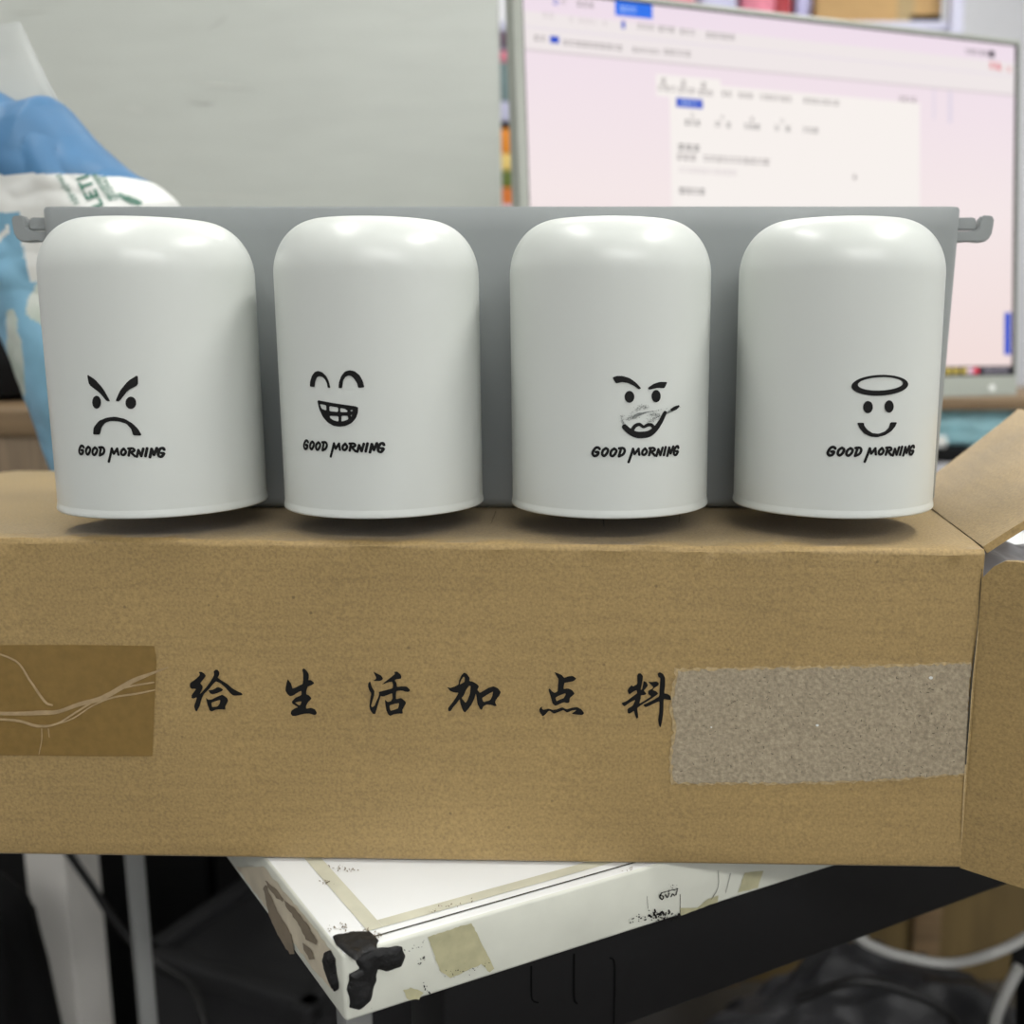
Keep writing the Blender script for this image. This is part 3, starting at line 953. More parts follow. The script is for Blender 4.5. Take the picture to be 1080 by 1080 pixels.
FACES = {
    0: (60, 370, 6.0, [
        [[(190, 148), (240, 180), (290, 235), (338, 318), (315, 320), (270, 265), (203, 215)]],
        [[(512, 152), (514, 216), (450, 250), (395, 320), (370, 318), (400, 250), (450, 190)]],
        [ell(251, 325, 28, 41)], [ell(468, 329, 34, 39)],
        [[(228, 530), (232, 485), (265, 443), (310, 424), (365, 416), (430, 430), (480, 460), (515, 495), (538, 536), (482, 536), (470, 495), (440, 462), (390, 446), (340, 444), (305, 456), (282, 485), (273, 530)]]], None),
    1: (320, 380, 13.5, [
        [[(92, 375), (95, 300), (120, 220), (160, 165), (210, 150), (270, 170), (325, 225), (360, 290), (385, 392), (345, 392), (335, 330), (310, 275), (275, 240), (225, 225), (190, 245), (165, 310), (160, 380)]],
        [[(500, 395), (506, 310), (540, 220), (590, 160), (660, 140), (730, 155), (800, 210), (845, 290), (870, 386), (780, 392), (765, 330), (720, 260), (680, 225), (645, 215), (600, 235), (565, 290), (552, 395)]],
        [[(195, 565), (320, 590), (500, 620), (780, 660), (778, 740), (750, 820), (690, 890), (600, 935), (510, 945), (420, 930), (340, 880), (280, 810), (225, 700)],
         [(232, 620), (325, 640), (325, 715), (260, 690)], [(370, 650), (495, 672), (495, 735), (370, 725)],
         [(525, 680), (590, 690), (630, 720), (620, 738), (525, 738)], [(372, 790), (500, 795), (500, 872), (430, 855), (385, 825)],
         [(540, 790), (632, 790), (638, 840), (590, 860), (540, 872)], [(668, 715), (690, 705), (704, 718), (680, 730)], [(672, 790), (688, 775), (690, 790), (678, 802)]]], None),
    2: (630, 390, 10.8, [
        [[(172, 88), (220, 70), (290, 70), (370, 95), (440, 145), (500, 210), (475, 225), (420, 185), (350, 150), (280, 140), (210, 155)]],
        [[(575, 205), (640, 160), (710, 138), (800, 138), (765, 212), (690, 205), (590, 228)]],
        [ell(366, 308, 56, 68)], [ell(670, 300, 52, 70)]], [
        [(310, 650, 50), (370, 703, 55), (440, 738, 60), (510, 742, 62), (590, 728, 60), (660, 675, 50), (720, 590, 42), (755, 520, 38), (772, 488, 34)],
        [(395, 690, 36), (430, 640, 34), (480, 622, 32), (525, 650, 28), (570, 630, 32), (615, 628, 32), (652, 668, 32)],
        [(848, 455, 26), (890, 435, 34), (925, 415, 20)]]),
    3: (830, 370, 6.0, [
        [ell(588, 218, 180, 66, 44, R(-2.5)), ell(592, 209, 143, 42, 40, R(-2.5))],
        [ell(513, 356, 31, 39)], [ell(647, 352, 29, 39)],
        [[(443, 455), (460, 490), (490, 525), (530, 543), (570, 547), (620, 535), (660, 510), (685, 480), (698, 452), (655, 452), (645, 485), (620, 510), (580, 525), (540, 520), (510, 500), (490, 475), (487, 455)]]], None),
}
LETPOS = {0: (83.3, 174.3, 474, 476.5), 1: (320.4, 406, 468.5, 471.5), 2: (624.3, 715.7, 476, 474.5), 3: (872.3, 964, 475.5, 474)}
LABS = [
    'white inverted plastic tumbler printed with an angry frowning face, leftmost on the grey holder',
    'white inverted plastic tumbler printed with a grinning face showing square teeth',
    'white inverted plastic tumbler printed with a smirking face with a scratched, half-rubbed-off mouth',
    'white inverted plastic tumbler printed with a smiling face under a halo ring',
]
for i, cx in enumerate(CX):
    cup = root('tumbler', (cx, CY, zrim), LABS[i], 'cup', 'white tumblers hanging on the holder')
    prof = []
    wall = 0.0016
    # outside, from rim up
    for k in range(0, 15):
        t = k / 14
        prof.append((CR, zrim + 0.003 + (zsh - zrim - 0.003) * t))
    ns = 22
    rf = 0.0262
    AE = R(76)
    def shoulder(a, dr, dz):
        return (rf - dr * .3 + (CR - dr - rf + dr * .3) * (math.cos(a) - math.cos(AE)) / (1 - math.cos(AE)), zsh + (ztop - dz - zsh) * math.sin(a) / math.sin(AE))
    for k in range(1, ns + 1):
        prof.append(shoulder(AE * k / ns, 0, 0))
    prof += [(rf - .0006, ztop + .00015)]
    prof += [(0.016, ztop + .0002), (0.008, ztop + .0003), (0, ztop + .0003)]
    inn = [(0, ztop - wall), (rf * .7, ztop - wall)]
    for k in range(ns - 1, -1, -1):
        a = R(90) * k / ns
        inn.append(shoulder(a * AE / R(90), wall, wall))
    inn.append((CR - wall, zrim + .003))
    bm = bmesh.new(); lathe(bm, prof + inn, cx, CY, 128)
    # close the lower edge between inside and outside
    bm.normal_update()
    body = link('tumbler_body', bm, M_cup, cup, auto=60)
    rimp = [(CR - wall, zrim + .003), (CR - wall, zrim + .0006), (CR - wall + .0004, zrim), (CR + .0001, zrim - .0001), (CR + .00035, zrim + .0002), (CR + .0004, zrim + .0007), (CR + .0002, zrim + .0018), (CR, zrim + .003)]
    bm = bmesh.new(); lathe(bm, rimp, cx, CY, 128)
    bmesh.ops.recalc_face_normals(bm, faces=bm.faces)
    link('rim', bm, M_cup, cup, auto=60)
    pc = on_cup(cx, CY, CR, 0.00025)
    ox, oy, s, shp, strokes_ = FACES[i]
    shp = [[(lp if len(lp) > 24 else chaikin(lp, 1)) if not (i == 1 and len(lp) < 9 and False) else lp for lp in sh] for sh in shp]
    shapes = loc_shapes(shp, ox, oy, s)
    if strokes_:
        for st in strokes_:
            shapes += loc_shapes(stroke([(x_, y_, w_ * 1.22) for x_, y_, w_ in st], sub=5), ox, oy, s)
    link('printed_face', print_mesh(shapes, pc, 4), M_ink, body, smooth=False)
    if i == 2:       # rubbed-off ink: a cloud of flecks and scratches
        q = random.Random(17)
        fl_ = []
        def flecks(poly_pts, n, spread, smax):
            for _ in range(n):
                k = q.randrange(len(poly_pts) - 1); t = q.random()
                a, b = poly_pts[k], poly_pts[k + 1]
                x = a[0] + (b[0] - a[0]) * t + q.gauss(0, spread); y = a[1] + (b[1] - a[1]) * t + q.gauss(0, spread * .6)
                sz = q.uniform(.3, 1) * smax
                fl_.append([ell(x, y, sz * q.uniform(1, 2.2), sz * .5, 6, q.uniform(-.8, .1))])
        flecks([(390, 510), (460, 440), (520, 420), (560, 430)], 150, 20, 5)
        flecks([(600, 520), (660, 500), (700, 530), (640, 570), (560, 590)], 240, 20, 5)
        flecks([(265, 520), (290, 600), (320, 640)], 110, 12, 5)
        flecks([(330, 560), (400, 545), (440, 540)], 130, 20, 5)
        flecks([(790, 490), (860, 455), (915, 425)], 160, 10, 6)
        flecks([(600, 480), (700, 460), (800, 440)], 40, 5, 5)
        worn = loc_shapes(fl_, ox, oy, s)
        for st in ([(400, 540, 8), (450, 520, 26), (510, 500, 22), (570, 482, 12), (640, 470, 4)], [(420, 520, 14), (470, 500, 18), (520, 492, 10)],
                   [(790, 500, 10), (850, 470, 16), (900, 445, 18)]):
            worn += loc_shapes(stroke(st, sub=5), ox, oy, s)
        link('worn_print', print_mesh(worn, on_cup(cx, CY, CR, 0.0002), 4), M_scratch, body, smooth=False, label='scratched grey remains of the mouth')
    link('lettering', print_mesh(lettering_shapes(), letter_map(i, *LETPOS[i]), 4), M_ink, body, smooth=False)
    # magnet disc that carries the cup
    bm = bmesh.new()
    tube(bm, [(cx, HY + .0005, ZC + .005), (cx, CY + CR - .0006, ZC + .005)], .008, 20)
    bmesh.ops.recalc_face_normals(bm, faces=bm.faces)
    link('magnet_disc', bm, M_grey, holder, auto=40)

# ================================================================= MONITOR
mo = Vector((-0.0502, 0.8263, ZC - 0.0603)); my = 0.33948; ml = 0.08576
mr = Vector((math.cos(my), math.sin(my), 0)); mn = Vector((math.sin(my), -math.cos(my), 0))
mu = (Vector((0, 0, math.cos(ml))) - mn * math.sin(ml)).normalized()
md = -(mr.cross(mu)) if (mr.cross(mu)).dot(mn) > 0 else mr.cross(mu)      # into the casing
W_, H_ = 0.4922, 0.3298
foot = mo + mr * .246 + md * .12
mon = root('computer_monitor', (foot.x, foot.y, ZD), 'silver-framed computer monitor showing a pinkish web page, standing on the desk behind the holder', 'monitor')
scr_p = mo + md * 0.002


def mloc(px, py):
    p = atplane(px, py, scr_p, -md) - mo
    return p.dot(mr), p.dot(mu)


x0, _ = mloc(556, 150); x1, _ = mloc(1068.5, 240); _, y1 = mloc(800, 18); _, y0 = mloc(1040, 395.5)
bm = bmesh.new()
bz = 0.0
fr = [((0, 0.0), (W_, y0)), ((0, y1), (W_, H_)), ((0, 0), (x0, H_)), ((x1, 0), (W_, H_))]
# bezel as one frame: outer loop, raised round face, inner loop
def mloop(ix, iy, jx, jy, dpth):
    return [mo + mr * a + mu * b + md * dpth for a, b in ((ix, iy), (jx, iy), (jx, jy), (ix, jy))]
lps = [mloop(0, 0, W_, H_, 0.019), mloop(0, 0, W_, H_, 0.003), mloop(.001, .001, W_ - .001, H_ - .001, 0.0008), mloop(.003, .003, W_ - .003, H_ - .003, 0.0),
       mloop(x0 - .0010, y0 - .0010, x1 + .0022, y1 + .0010, 0.0), mloop(x0, y0, x1, y1, 0.0006), mloop(x0, y0, x1, y1, 0.004)]
vl = [[bm.verts.new(p) for p in lp] for lp in lps]
for a, b in zip(vl[:-1], vl[1:]):
    for k in range(4):
        bm.faces.new((a[k], a[(k + 1) % 4], b[(k + 1) % 4], b[k])).material_index = 1 if b is vl[-1] or b is vl[-2] else 0
bmesh.ops.recalc_face_normals(bm, faces=bm.faces)
link('bezel', bm, [M_mon, M_dkgrey], mon, auto=30)
bm = bmesh.new()
frame_box(bm, mo, mr, md, mu, (0.0005, 0.004, 0.0005), (W_ - .0005, 0.020, H_ - .0005), bev=.001)
frame_box(bm, mo, mr, md, mu, (0.10, 0.018, 0.05), (W_ - .10, 0.055, H_ - .05), bev=.012)
link('casing', bm, M_mondark, mon, auto=40)

# screen: one mesh, a page of light with its user-interface patches on it
EXPO = 0.43
MON_E = 1.0 / 2 ** EXPO
cols = {
    'page': rgb(240, 228, 232), 'bar': rgb(240, 232, 232), 'white': rgb(248, 242, 238), 'pink': rgb(226, 198, 214), 'blue': rgb(58, 120, 238), 'dblue': rgb(50, 84, 200),
    'lblue': rgb(190, 214, 250), 'text': rgb(150, 142, 142), 'dtext': rgb(96, 92, 94), 'line': rgb(216, 206, 208), 'task': rgb(38, 34, 44), 'red': rgb(224, 84, 100), 'yel': rgb(190, 170, 90), 'lilac': rgb(226, 216, 230), 'tgrey': rgb(120, 116, 124),
}
keys = list(cols)
scm = []
for k in keys:
    m = emit('screen_' + k, cols[k], MON_E)
    if k in ('page',):
        nt = m.node_tree
        tc = nt.nodes.new('ShaderNodeTexCoord'); sp = nt.nodes.new('ShaderNodeSeparateXYZ')
        nt.links.new(tc.outputs['Generated'], sp.inputs[0])
        rmp = nt.nodes.new('ShaderNodeValToRGB')
        rmp.color_ramp.elements[0].color = rgb(242, 222, 218); rmp.color_ramp.elements[1].color = rgb(240, 224, 236)
        rmp.color_ramp.elements.new(0.5).color = rgb(245, 232, 232)
        nt.links.new(sp.outputs[2], rmp.inputs[0])
        nt.links.new(rmp.outputs[0], [n_ for n_ in nt.nodes if n_.type == 'EMISSION'][0].inputs[0])
    scm.append(m)
bm = bmesh.new()


def sq(a0, b0, a1, b1, key, lay):
    vs = [bm.verts.new(scr_p + mr * a + mu * b - md * (0.00008 * lay)) for a, b in ((a0, b0), (a1, b0), (a1, b1), (a0, b1))]
    bm.faces.new(vs).material_index = keys.index(key)


def sqp(xa, ya, xb, yb, key, lay, hmm=None):
    """patch whose left-middle and right-middle lie at two photo points; hmm = height in metres"""
    a0, b0 = mloc(xa, ya); a1, b1 = mloc(xb, yb)
    bmid = (b0 + b1) / 2
    sq(min(a0, a1), bmid - hmm / 2, max(a0, a1), bmid + hmm / 2, key, lay)


def words(xa, ya, xb, yb, key, hmm, seed, gap=.35):
    a0, b0 = mloc(xa, ya); a1, b1 = mloc(xb, yb)
    q_ = random.Random(seed); b = (b0 + b1) / 2; x = a0
    while x < a1:
        w_ = hmm * q_.uniform(.7, 1.0)
        if q_.random() > .12:
            # a glyph-like cluster: two bars and an upright
            sq(x, b + hmm * .22, x + w_, b + hmm * .40, key, 5)
            sq(x, b - hmm * .30, x + w_, b - hmm * .12, key, 5)
            if q_.random() > .3: sq(x + w_ * .4, b - hmm * .5, x + w_ * .58, b + hmm * .5, key, 5)
        x += w_ + hmm * .18


sq(x0, y0, x1, y1, 'page', 0)
# tab row, address row, bookmark row
_, t1 = mloc(560, 14); _, t2 = mloc(560, 34); _, t3 = mloc(556, 53)
sq(x0, mloc(557, 28)[1], x1, mloc(557, 12)[1], 'bar', 1)
sq(x0, mloc(557, 51)[1], x1, mloc(557, 28)[1] - .0008, 'bar', 1)
sq(x0, mloc(557, 29)[1], x1, mloc(557, 28)[1], 'lilac', 2)
sq(x0, mloc(557, 54)[1], x1, mloc(557, 51.5)[1], 'line', 2)
# content panel
ax0 = mloc(707, 140)[0]; ax1 = mloc(970, 150)[0]; ay1 = mloc(700, 80)[1]
sq(ax0, y0 + .012, ax1, ay1 - .004, 'white', 1)
sq(mloc(692, 90)[0], mloc(692, 101)[1], mloc(760, 90)[0], mloc(692, 78)[1], 'white', 2)
sqp(648.5, 8, 688, 13, 'blue', 3, .0115)
words(654, 9, 668, 11, 'lblue', .005, 3)
words(583, 2, 590, 3, 'dblue', .006, 8); words(592, 2, 601, 3, 'text', .004, 9); words(608, 4, 626, 6, 'text', .005, 10)
words(572, 16, 584, 17, 'line', .005, 11); words(600, 20, 645, 26, 'line', .004, 12)
sqp(655.5, 26, 659, 26.5, 'dblue', 4, .006)
for a in ((672, 28, 688, 29), (694, 30, 711, 32), (717, 33, 732, 35), (738, 36, 754, 38), (758, 38, 774, 40)):
    words(*a, 'text', .005, int(a[0]))
words(563, 40, 571, 41, 'text', .005, 13)
sqp(580, 41.5, 589.5, 42.5, 'dblue', 4, .0055)
words(594, 44, 655, 52, 'text', .005, 14); words(661, 52, 694, 55, 'text', .004, 15); words(700, 55, 726, 57, 'text', .005, 16)
for x, y in ((700, 92), (721, 94), (742, 96.5)):
    words(x - 3, y - 6, x + 2, y - 6, 'text', .006, x); words(x - 6, y + 1, x + 7, y + 2, 'text', .005, x + 1)
words(761, 98, 884, 110, 'text', .005, 17)
words(948, 104, 964, 106, 'text', .005, 18)
sqp(713, 108, 741, 110, 'dblue', 4, .0075); words(718, 108.5, 736, 109.5, 'lblue', .004, 19)
for x, y in ((730, 129), (762, 131), (793, 133), (825, 135), (855, 137)):
    words(x - 8, y, x + 8, y + 1.5, 'dtext', .005, x); words(x - 2, y - 7, x + 1, y - 7, 'text', .004, x + 3)
words(715, 155, 736, 157, 'dtext', .006, 20)
words(714, 166, 812, 171, 'text', .006, 21)
words(716, 180, 776, 182, 'line', .005, 22)
words(716, 202, 745, 202, 'dtext', .006, 23)
sqp(900, 187, 902.5, 187, 'text', 4, .004)
words(1018, 54, 1042, 57, 'dtext', .005, 24); sqp(1043, 57, 1048.5, 57.5, 'task', 4, .006)
words(1043, 69, 1050, 70, 'red', .007, 25); words(1052, 72, 1066, 74, 'red', .005, 26)
sq(mloc(984, 110)[0], mloc(975, 125)[1], mloc(986, 110)[0], mloc(975, 92)[1], 'lilac', 1)
sq(mloc(1000, 110)[0], mloc(1000, 130)[1], mloc(1004, 110)[0], mloc(1000, 96)[1], 'lilac', 1)
# taskbar with icons, small blue widget
sq(x0, y0, x1, mloc(1040, 386)[1], 'task', 3)
ty = (y0 + mloc(1040, 386)[1]) / 2
for px_, key in ((1008, 'yel'), (1017, 'yel'), (1023, 'pink'), (1029, 'red'), (1040, 'tgrey'), (1046, 'tgrey'), (1053, 'tgrey'), (1060, 'tgrey')):
    a = mloc(px_, 390)[0]; sq(a - .0035, ty - .003, a + .0035, ty + .003, key, 5)
for k in range(-14, 24):
    a = x0 + .012 + (k + 14) * .0115
    if a < mloc(1000, 390)[0]: sq(a - .0035, ty - .003, a + .0035, ty + .003, ('yel', 'tgrey', 'blue', 'red')[k % 4], 5)
sqp(1059, 352, 1066, 352, 'dblue', 4, .040)
link('screen', bm, scm, mon, smooth=False)
# power key on the lower bezel
bm = bmesh.new()
pb = atplane(1046, 409, mo, -md)
g = bmesh.ops.create_cone(bm, cap_ends=True, segments=20, radius1=.0035, radius2=.0032, depth=.002)
Mx = Matrix((mr, mu, -md)).transposed()
for v in bm.verts: v.co = pb + Mx @ v.co
link('power_button', bm, M_bagwhite, mon, auto=40)
# stand
bm = bmesh.new()
nk = mo + mr * .246 + md * .06
add_box(bm, nk.x, nk.y, (ZD + ZC + .09) / 2, .07, .022, ZC + .09 - ZD - .01, rz=my, bev=.004)
link('stand_neck', bm, M_mondark, mon)
bm = bmesh.new()
add_box(bm, foot.x - md.x * .075, foot.y - md.y * .075, ZD + .0075, .24, .17, .014, rz=my, bev=.005)
link('stand_base', bm, M_mondark, mon)

# ================================================================= LEFT BACKGROUND
# grey upright board
PY = 1.15
xr = at(526.5, 110, PY).x
CZ = 0.60  # added black cabinet: supports the board and supplies the dark below it
cab = root('dark_backing_cabinet', (xr - .40, PY + .15, 0), 'added low black cabinet standing in for the dark behind the desk, carrying the upright grey board', 'cabinet')
link('cabinet_body', bx(xr - .36, PY + .17, CZ / 2, .98, .32, CZ, bev=.003), M_blk2, cab)
for k in range(2):
    dcx = xr - .36 + (k - .5) * .48
    d_ = link('door', bx(dcx, PY + .002, CZ / 2 + .02, .47, .016, CZ - .08, bev=.002), M_blk, cab)
    link('handle', bx(dcx + (.18 if k == 0 else -.18), PY - .012, CZ / 2 + .1, .012, .012, .10, bev=.002), M_dkgrey, d_)
part = root('partition_board', (xr - .35, PY + .1, CZ), 'plain grey-white board standing upright on the low black cabinet, left of the monitor', 'partition')
board = link('board', bx(xr - .45, PY + .011, CZ + .60, .90, .022, 1.20, bev=.002), M_part, part)
for dx in (-.8, -.1):
    link('foot', bx(xr + dx, PY + .13, CZ + .008, .04, .20, .016, bev=.002), M_steel, part)
pp = on_plane(Vector((0, PY, 1)), Vector((0, -1, 0)), .0004)
sc = [stroke([(210, 90, .6), (225, 89, 2.2), (245, 91, 1.6), (256, 91, .5)]), stroke([(17, 12, .6), (40, 11, .8), (70, 9, .4)]), stroke([(200, 205, .4), (240, 207, 1.0), (300, 212, .6)]),  # pale scuffs, and a faint thin line low on the board
      stroke([(135, 113, .8), (150, 116, 1.2)]), stroke([(410, 20, .6), (470, 12, .8)])]
link_each('board_mark', sc, pp, 16, M_scuff, board)
sc = [stroke([(219, 31, .6), (230, 25, 1.4), (240, 17, .6)]), stroke([(200, 108, 1), (215, 110, 2), (225, 109, 1)]), stroke([(17, 14, .8), (45, 13, .6)]), stroke([(245, 94, .8), (270, 96, .6)])]
link_each('board_mark', sc, pp, 16, M_scuffd, board)

# toilet-paper style pack in printed film, leaning at the left
BY = 0.66
OUT = [(-40, 95), (0, 96), (24, 110), (52, 101), (70, 112), (100, 148), (140, 183), (168, 196), (186, 212), (193, 235), (196, 300), (200, 420), (205, 560), (210, 668), (150, 668), (110, 600), (62, 500), (46, 455), (32, 415), (17, 372), (-10, 320), (-40, 300)]
OUT = chaikin(OUT, 1)
pack = root('toilet_paper_pack', (at(170, 668, BY).x, BY, ZD), 'blue and white plastic-wrapped toilet paper pack with green print, left behind the holder', 'paper pack')


def pillow(outline, Y, T, edge=7.0, wr=.003, zmin=None):
    bm_ = print_mesh([[outline]], lambda x, y: Vector((x, y, 0)), edge)
    bnd = [v.co.copy() for v in bm_.verts if v.is_boundary]
    px = {}
    segs = [(Vector((outline[i][0], outline[i][1], 0)), Vector((outline[(i + 1) % len(outline)][0], outline[(i + 1) % len(outline)][1], 0))) for i in range(len(outline))]
    for v in bm_.verts:
        p = v.co.copy(); d = 1e9
        for a, b in segs:
            ab = b - a; t = max(0, min(1, (p - a).dot(ab) / ab.length_squared)); d = min(d, (p - a - ab * t).length)
        px[v] = (p.x, p.y, d)
    bm2 = bmesh.new()
    F_, B_ = {}, {}
    info = {}
    for v, (x, y, d) in px.items():
        h = T * math.sqrt(max(0, 1 - (1 - min(1, d / 55.0)) ** 2))
        P = at(x, y, Y)
        wn = wr * noise.noise(P * 28) + wr * .6 * abs(noise.noise(P * 60))
        k = min(1, d / 12)
        F_[v] = bm2.verts.new((P.x, P.y - h - wn * k, P.z))
        B_[v] = F_[v] if d < 1e-3 else bm2.verts.new((P.x, P.y + h * .8 + wn * k, P.z))
    cent = []
    for f in bm_.faces:
        fv = [F_[v] for v in f.verts]; bv = [B_[v] for v in f.verts]
        c = (sum(px[v][0] for v in f.verts) / 3, sum(px[v][1] for v in f.verts) / 3)
        try:
            cent.append((bm2.faces.new(fv), c)); cent.append((bm2.faces.new(bv[::-1]), c))
        except ValueError:
            pass
    bm_.free()
    if zmin is not None:
        for v in bm2.verts: v.co.z = max(v.co.z, zmin)
    bmesh.ops.recalc_face_normals(bm2, faces=[f for f, c in cent])
    return bm2, cent


bm, cent = pillow(OUT, BY, .035, 2.6, .004, ZD + .0005)
for f, (x, y) in cent:
    nzv = noise.noise(Vector((x * .05, y * .05, 1))) * 6
    e = 192 + nzv * .4 + (1.5 if x < 60 else 0)
    if y < e: mi = 0
    elif y < 228 + nzv: mi = 1
    else:
        mi = 2
        d1 = math.hypot((x - 18) / 13, (y - 295) / 34); d2 = math.hypot((x - 44) / 12, (y - 372) / 42); d3 = math.hypot((x - 90) / 30, (y - 320) / 30)
        if min(d1, d2, d3) + nzv * .04 < 1: mi = 3
        if abs((y - 250) - (40 - x) * 1.0) < 4 and x < 45: mi = 1
        if x > 54 and y < 300 and x - 54 > (y - 250) * .15: mi = 1
    f.material_index = mi
tree = BVHTree.FromBMesh(bm)
wrap = link('wrapping', bm, [M_bagblue, M_bagwhite, M_bagsky, M_bagflower], pack, auto=50)
pw = on_bvh(tree, .0006)
# green print running up the pack: LETI and rows of small marks
gl = []


def rot_text(strokes_, org, ax, up, w):
    out = []
    for st in strokes_:
        out += stroke([(org[0] + ax[0] * x + up[0] * y, org[1] + ax[1] * x + up[1] * y, w) for x, y in st], sub=3)
    return out


LT = {'L': [[(0, 1), (0, 0)], [(0, 0), (.6, 0)]], 'E': [[(0, 0), (0, 1)], [(0, 1), (.6, 1)], [(0, .5), (.5, .5)], [(0, 0), (.6, 0)]],
      'T': [[(.35, 0), (.35, 1)], [(0, 1), (.7, 1)]], 'I': [[(.2, 0), (.2, 1)]]}
ax = Vector((-5.2, -10.2)) ; upv = Vector((-11, 3.5))
o_ = Vector((108, 216))
for ch in 'LETI':
    gl += rot_text(LT[ch], o_, ax * .95, upv, 3.0)
    o_ = o_ + ax * .92
q = random.Random(9)
for (xa, ya, xb, yb, w_, n_) in ((61, 184, 82, 216, 7, 9), (99, 184, 118, 212, 7, 9), (108, 186, 124, 212, 5, 7), (125, 205, 148, 216, 12, 8)):
    for k in range(n_):
        t = (k + .5) / n_
        x = xa + (xb - xa) * t; y = ya + (yb - ya) * t
        l = w_ * q.uniform(.5, 1) * .5
        gl += stroke([(x - l, y + l * .3, 1.5), (x + l, y - l * .3, 1.3)])
        if q.random() > .4: gl += stroke([(x - l * .3, y - 1.2, 1.0), (x + l * .1, y + 1.6, 1.0)])
link('lettering', print_mesh(gl, pw, 5), M_green, wrap, smooth=False)
# clear film standing up above the pack
FO = chaikin([(-40, 20), (10, 26), (20, 22), (30, 45), (46, 78), (60, 104), (80, 128), (60, 140), (0, 140), (-40, 140)], 1)
bm, cent = pillow(FO, BY + .004, .010, 6.0, .003)
link('clear_film', bm, M_clear, pack, auto=50)
# film seam
sm = []
bm = bmesh.new()
tube(bm, smooth_line([at(20, 24, BY - .012), at(32, 48, BY - .014), at(46, 78, BY - .016), at(60, 106, BY - .016)], 6), .0006, 8)
link('film_seam', bm, M_clear, pack)

# brown wooden table at the left with a black bag on it, white leg
TY = 0.86
tb0 = at(-60, 431, TY); tb1 = at(95, 431, TY)
ttop = tb0.z
tabL = root('wooden_table', ((tb0.x + tb1.x) / 2, TY + .12, 0), 'brown wooden table with square white legs, far left behind the desk', 'table')
xa, xb = tb0.x - .35, tb1.x
apron_h = .14
TYa = 0.86
link('tabletop', bx((xa + xb) / 2, TYa + .125, ttop - .012, xb - xa, .25, .024, bev=.003), M_wood, tabL)
link('apron', bx((xa + xb) / 2, TYa + .012, ttop - .024 - apron_h / 2, xb - xa - .04, .02, apron_h, bev=.002), M_woodv, tabL)
lx = at(70, 990, 1.08)
for (x, y) in ((lx.x, 1.215), (lx.x, 1.58), (xa + .06, 1.215), (xa + .06, 1.58)):
    pass
LGX = at(74, 990, .893).x
for (x, y) in ((LGX, .893), (LGX * 1.2, 1.07), (xa + .06, .893), (xa + .06, 1.07)):
    link('leg', bx(x, y, (ttop - .024) / 2,   .045, .045, ttop - .024, rz=R(-14), bev=.003), M_post, tabL)
# black bag on that table
def blob(cx, cy, cz, rx, ry, rz_, seed, wob=.18, flat=None, sub=4, freq=2.0, sq_=0.0):
    bm_ = bmesh.new(); bmesh.ops.create_icosphere(bm_, subdivisions=sub, radius=1.0)
    for v in bm_.verts:
        p = v.co.copy()
        if sq_:
            m_ = max(abs(p.x), abs(p.y), abs(p.z)); p = p.lerp(p / m_, sq_)
        s = 1 + wob * noise.noise(p * freq + Vector((seed, 0, 0))) + wob * .5 * noise.noise(p * freq * 2.6 + Vector((0, seed, 0)))
        v.co = Vector((cx + p.x * rx * s, cy + p.y * ry * s, cz + p.z * rz_ * s))
        if flat is not None and v.co.z < flat: v.co.z = flat
    return bm_


bc = at(5, 400, .98)
tag(link('handbag', blob(bc.x - .02, .98, ttop + .036, .070, .05, .040, 3, .12, ttop + .0005, sq_=.4), M_blk2, loc=(bc.x - .02, .98, ttop)),
    'black soft bag lying on the brown table at the far left', 'bag')

# black backpack on the floor, far left
bp = root('backpack', (-.58, .74, 0), 'black padded backpack standing on the floor at the lower far left', 'backpack')
ex = at(45, 1010, .74).x
link('bag_body', blob(ex - .12, .74, .280, .12, .075, .286, 5, .07, .002, sub=5, freq=1.6, sq_=.35), M_blk2, bp)
bm = bmesh.new()
tube(bm, smooth_line([(ex - .03, .672, .48), (ex - .022, .660, .40), (ex - .025, .660, .28), (ex - .045, .675, .16)], 8), .010, 10)
link('strap', bm, M_dkgrey, bp)
# dark crate under the corner of the desk
kc = at(290, 1050, .98)
crate = root('storage_crate', (kc.x + .02, 1.0, 0), 'dark grey lidded plastic crate on the floor under the desk corner', 'crate')
kz = at(300, 1000, .94).z
bm = bmesh.new()
cxk, cyk = kc.x + .02, .985
rzk = R(-24)
for (dx, dy, sx, sy) in ((0, -.095, .20, .01), (0, .095, .20, .01), (-.1, 0, .01, .2), (.1, 0, .01, .2)):
    v = Matrix.Rotation(rzk, 3, 'Z') @ Vector((dx, dy, 0))
    add_box(bm, cxk + v.x, cyk + v.y, kz / 2, sx, sy, kz, rz=rzk, bev=.002)
add_box(bm, cxk, cyk, .01, .2, .2, .02, rz=rzk)
link('crate_wall', bm, M_dkgrey, crate)
bm = bmesh.new()
for (dx, dy, sx, sy) in ((0, -.095, .22, .02), (0, .095, .22, .02), (-.1, 0, .02, .22), (.1, 0, .02, .22)):
    v = Matrix.Rotation(rzk, 3, 'Z') @ Vector((dx, dy, 0))
    add_box(bm, cxk + v.x, cyk + v.y, kz - .008, sx, sy, .02, rz=rzk, bev=.003)
add_box(bm, cxk, cyk, kz - .014, .19, .19, .006, rz=rzk)
link('crate_lid', bm, M_dkgrey, crate)
# black cable hanging across the white leg
bm = bmesh.new()
tube(bm, smooth_line([at(60, 880, .86), at(78, 908, .86), at(97, 935, .86), at(115, 963, .86), at(138, 992, .86), at(165, 1016, .85), at(200, 1040, .83), at(215, 1075, .80), at(220, 1120, .78)], 8), .0034, 10)
tag(link('power_cable', bm, M_cable_k, loc=(-.43, .86, .45)), 'thin black cable drooping across the white table leg', 'cable')

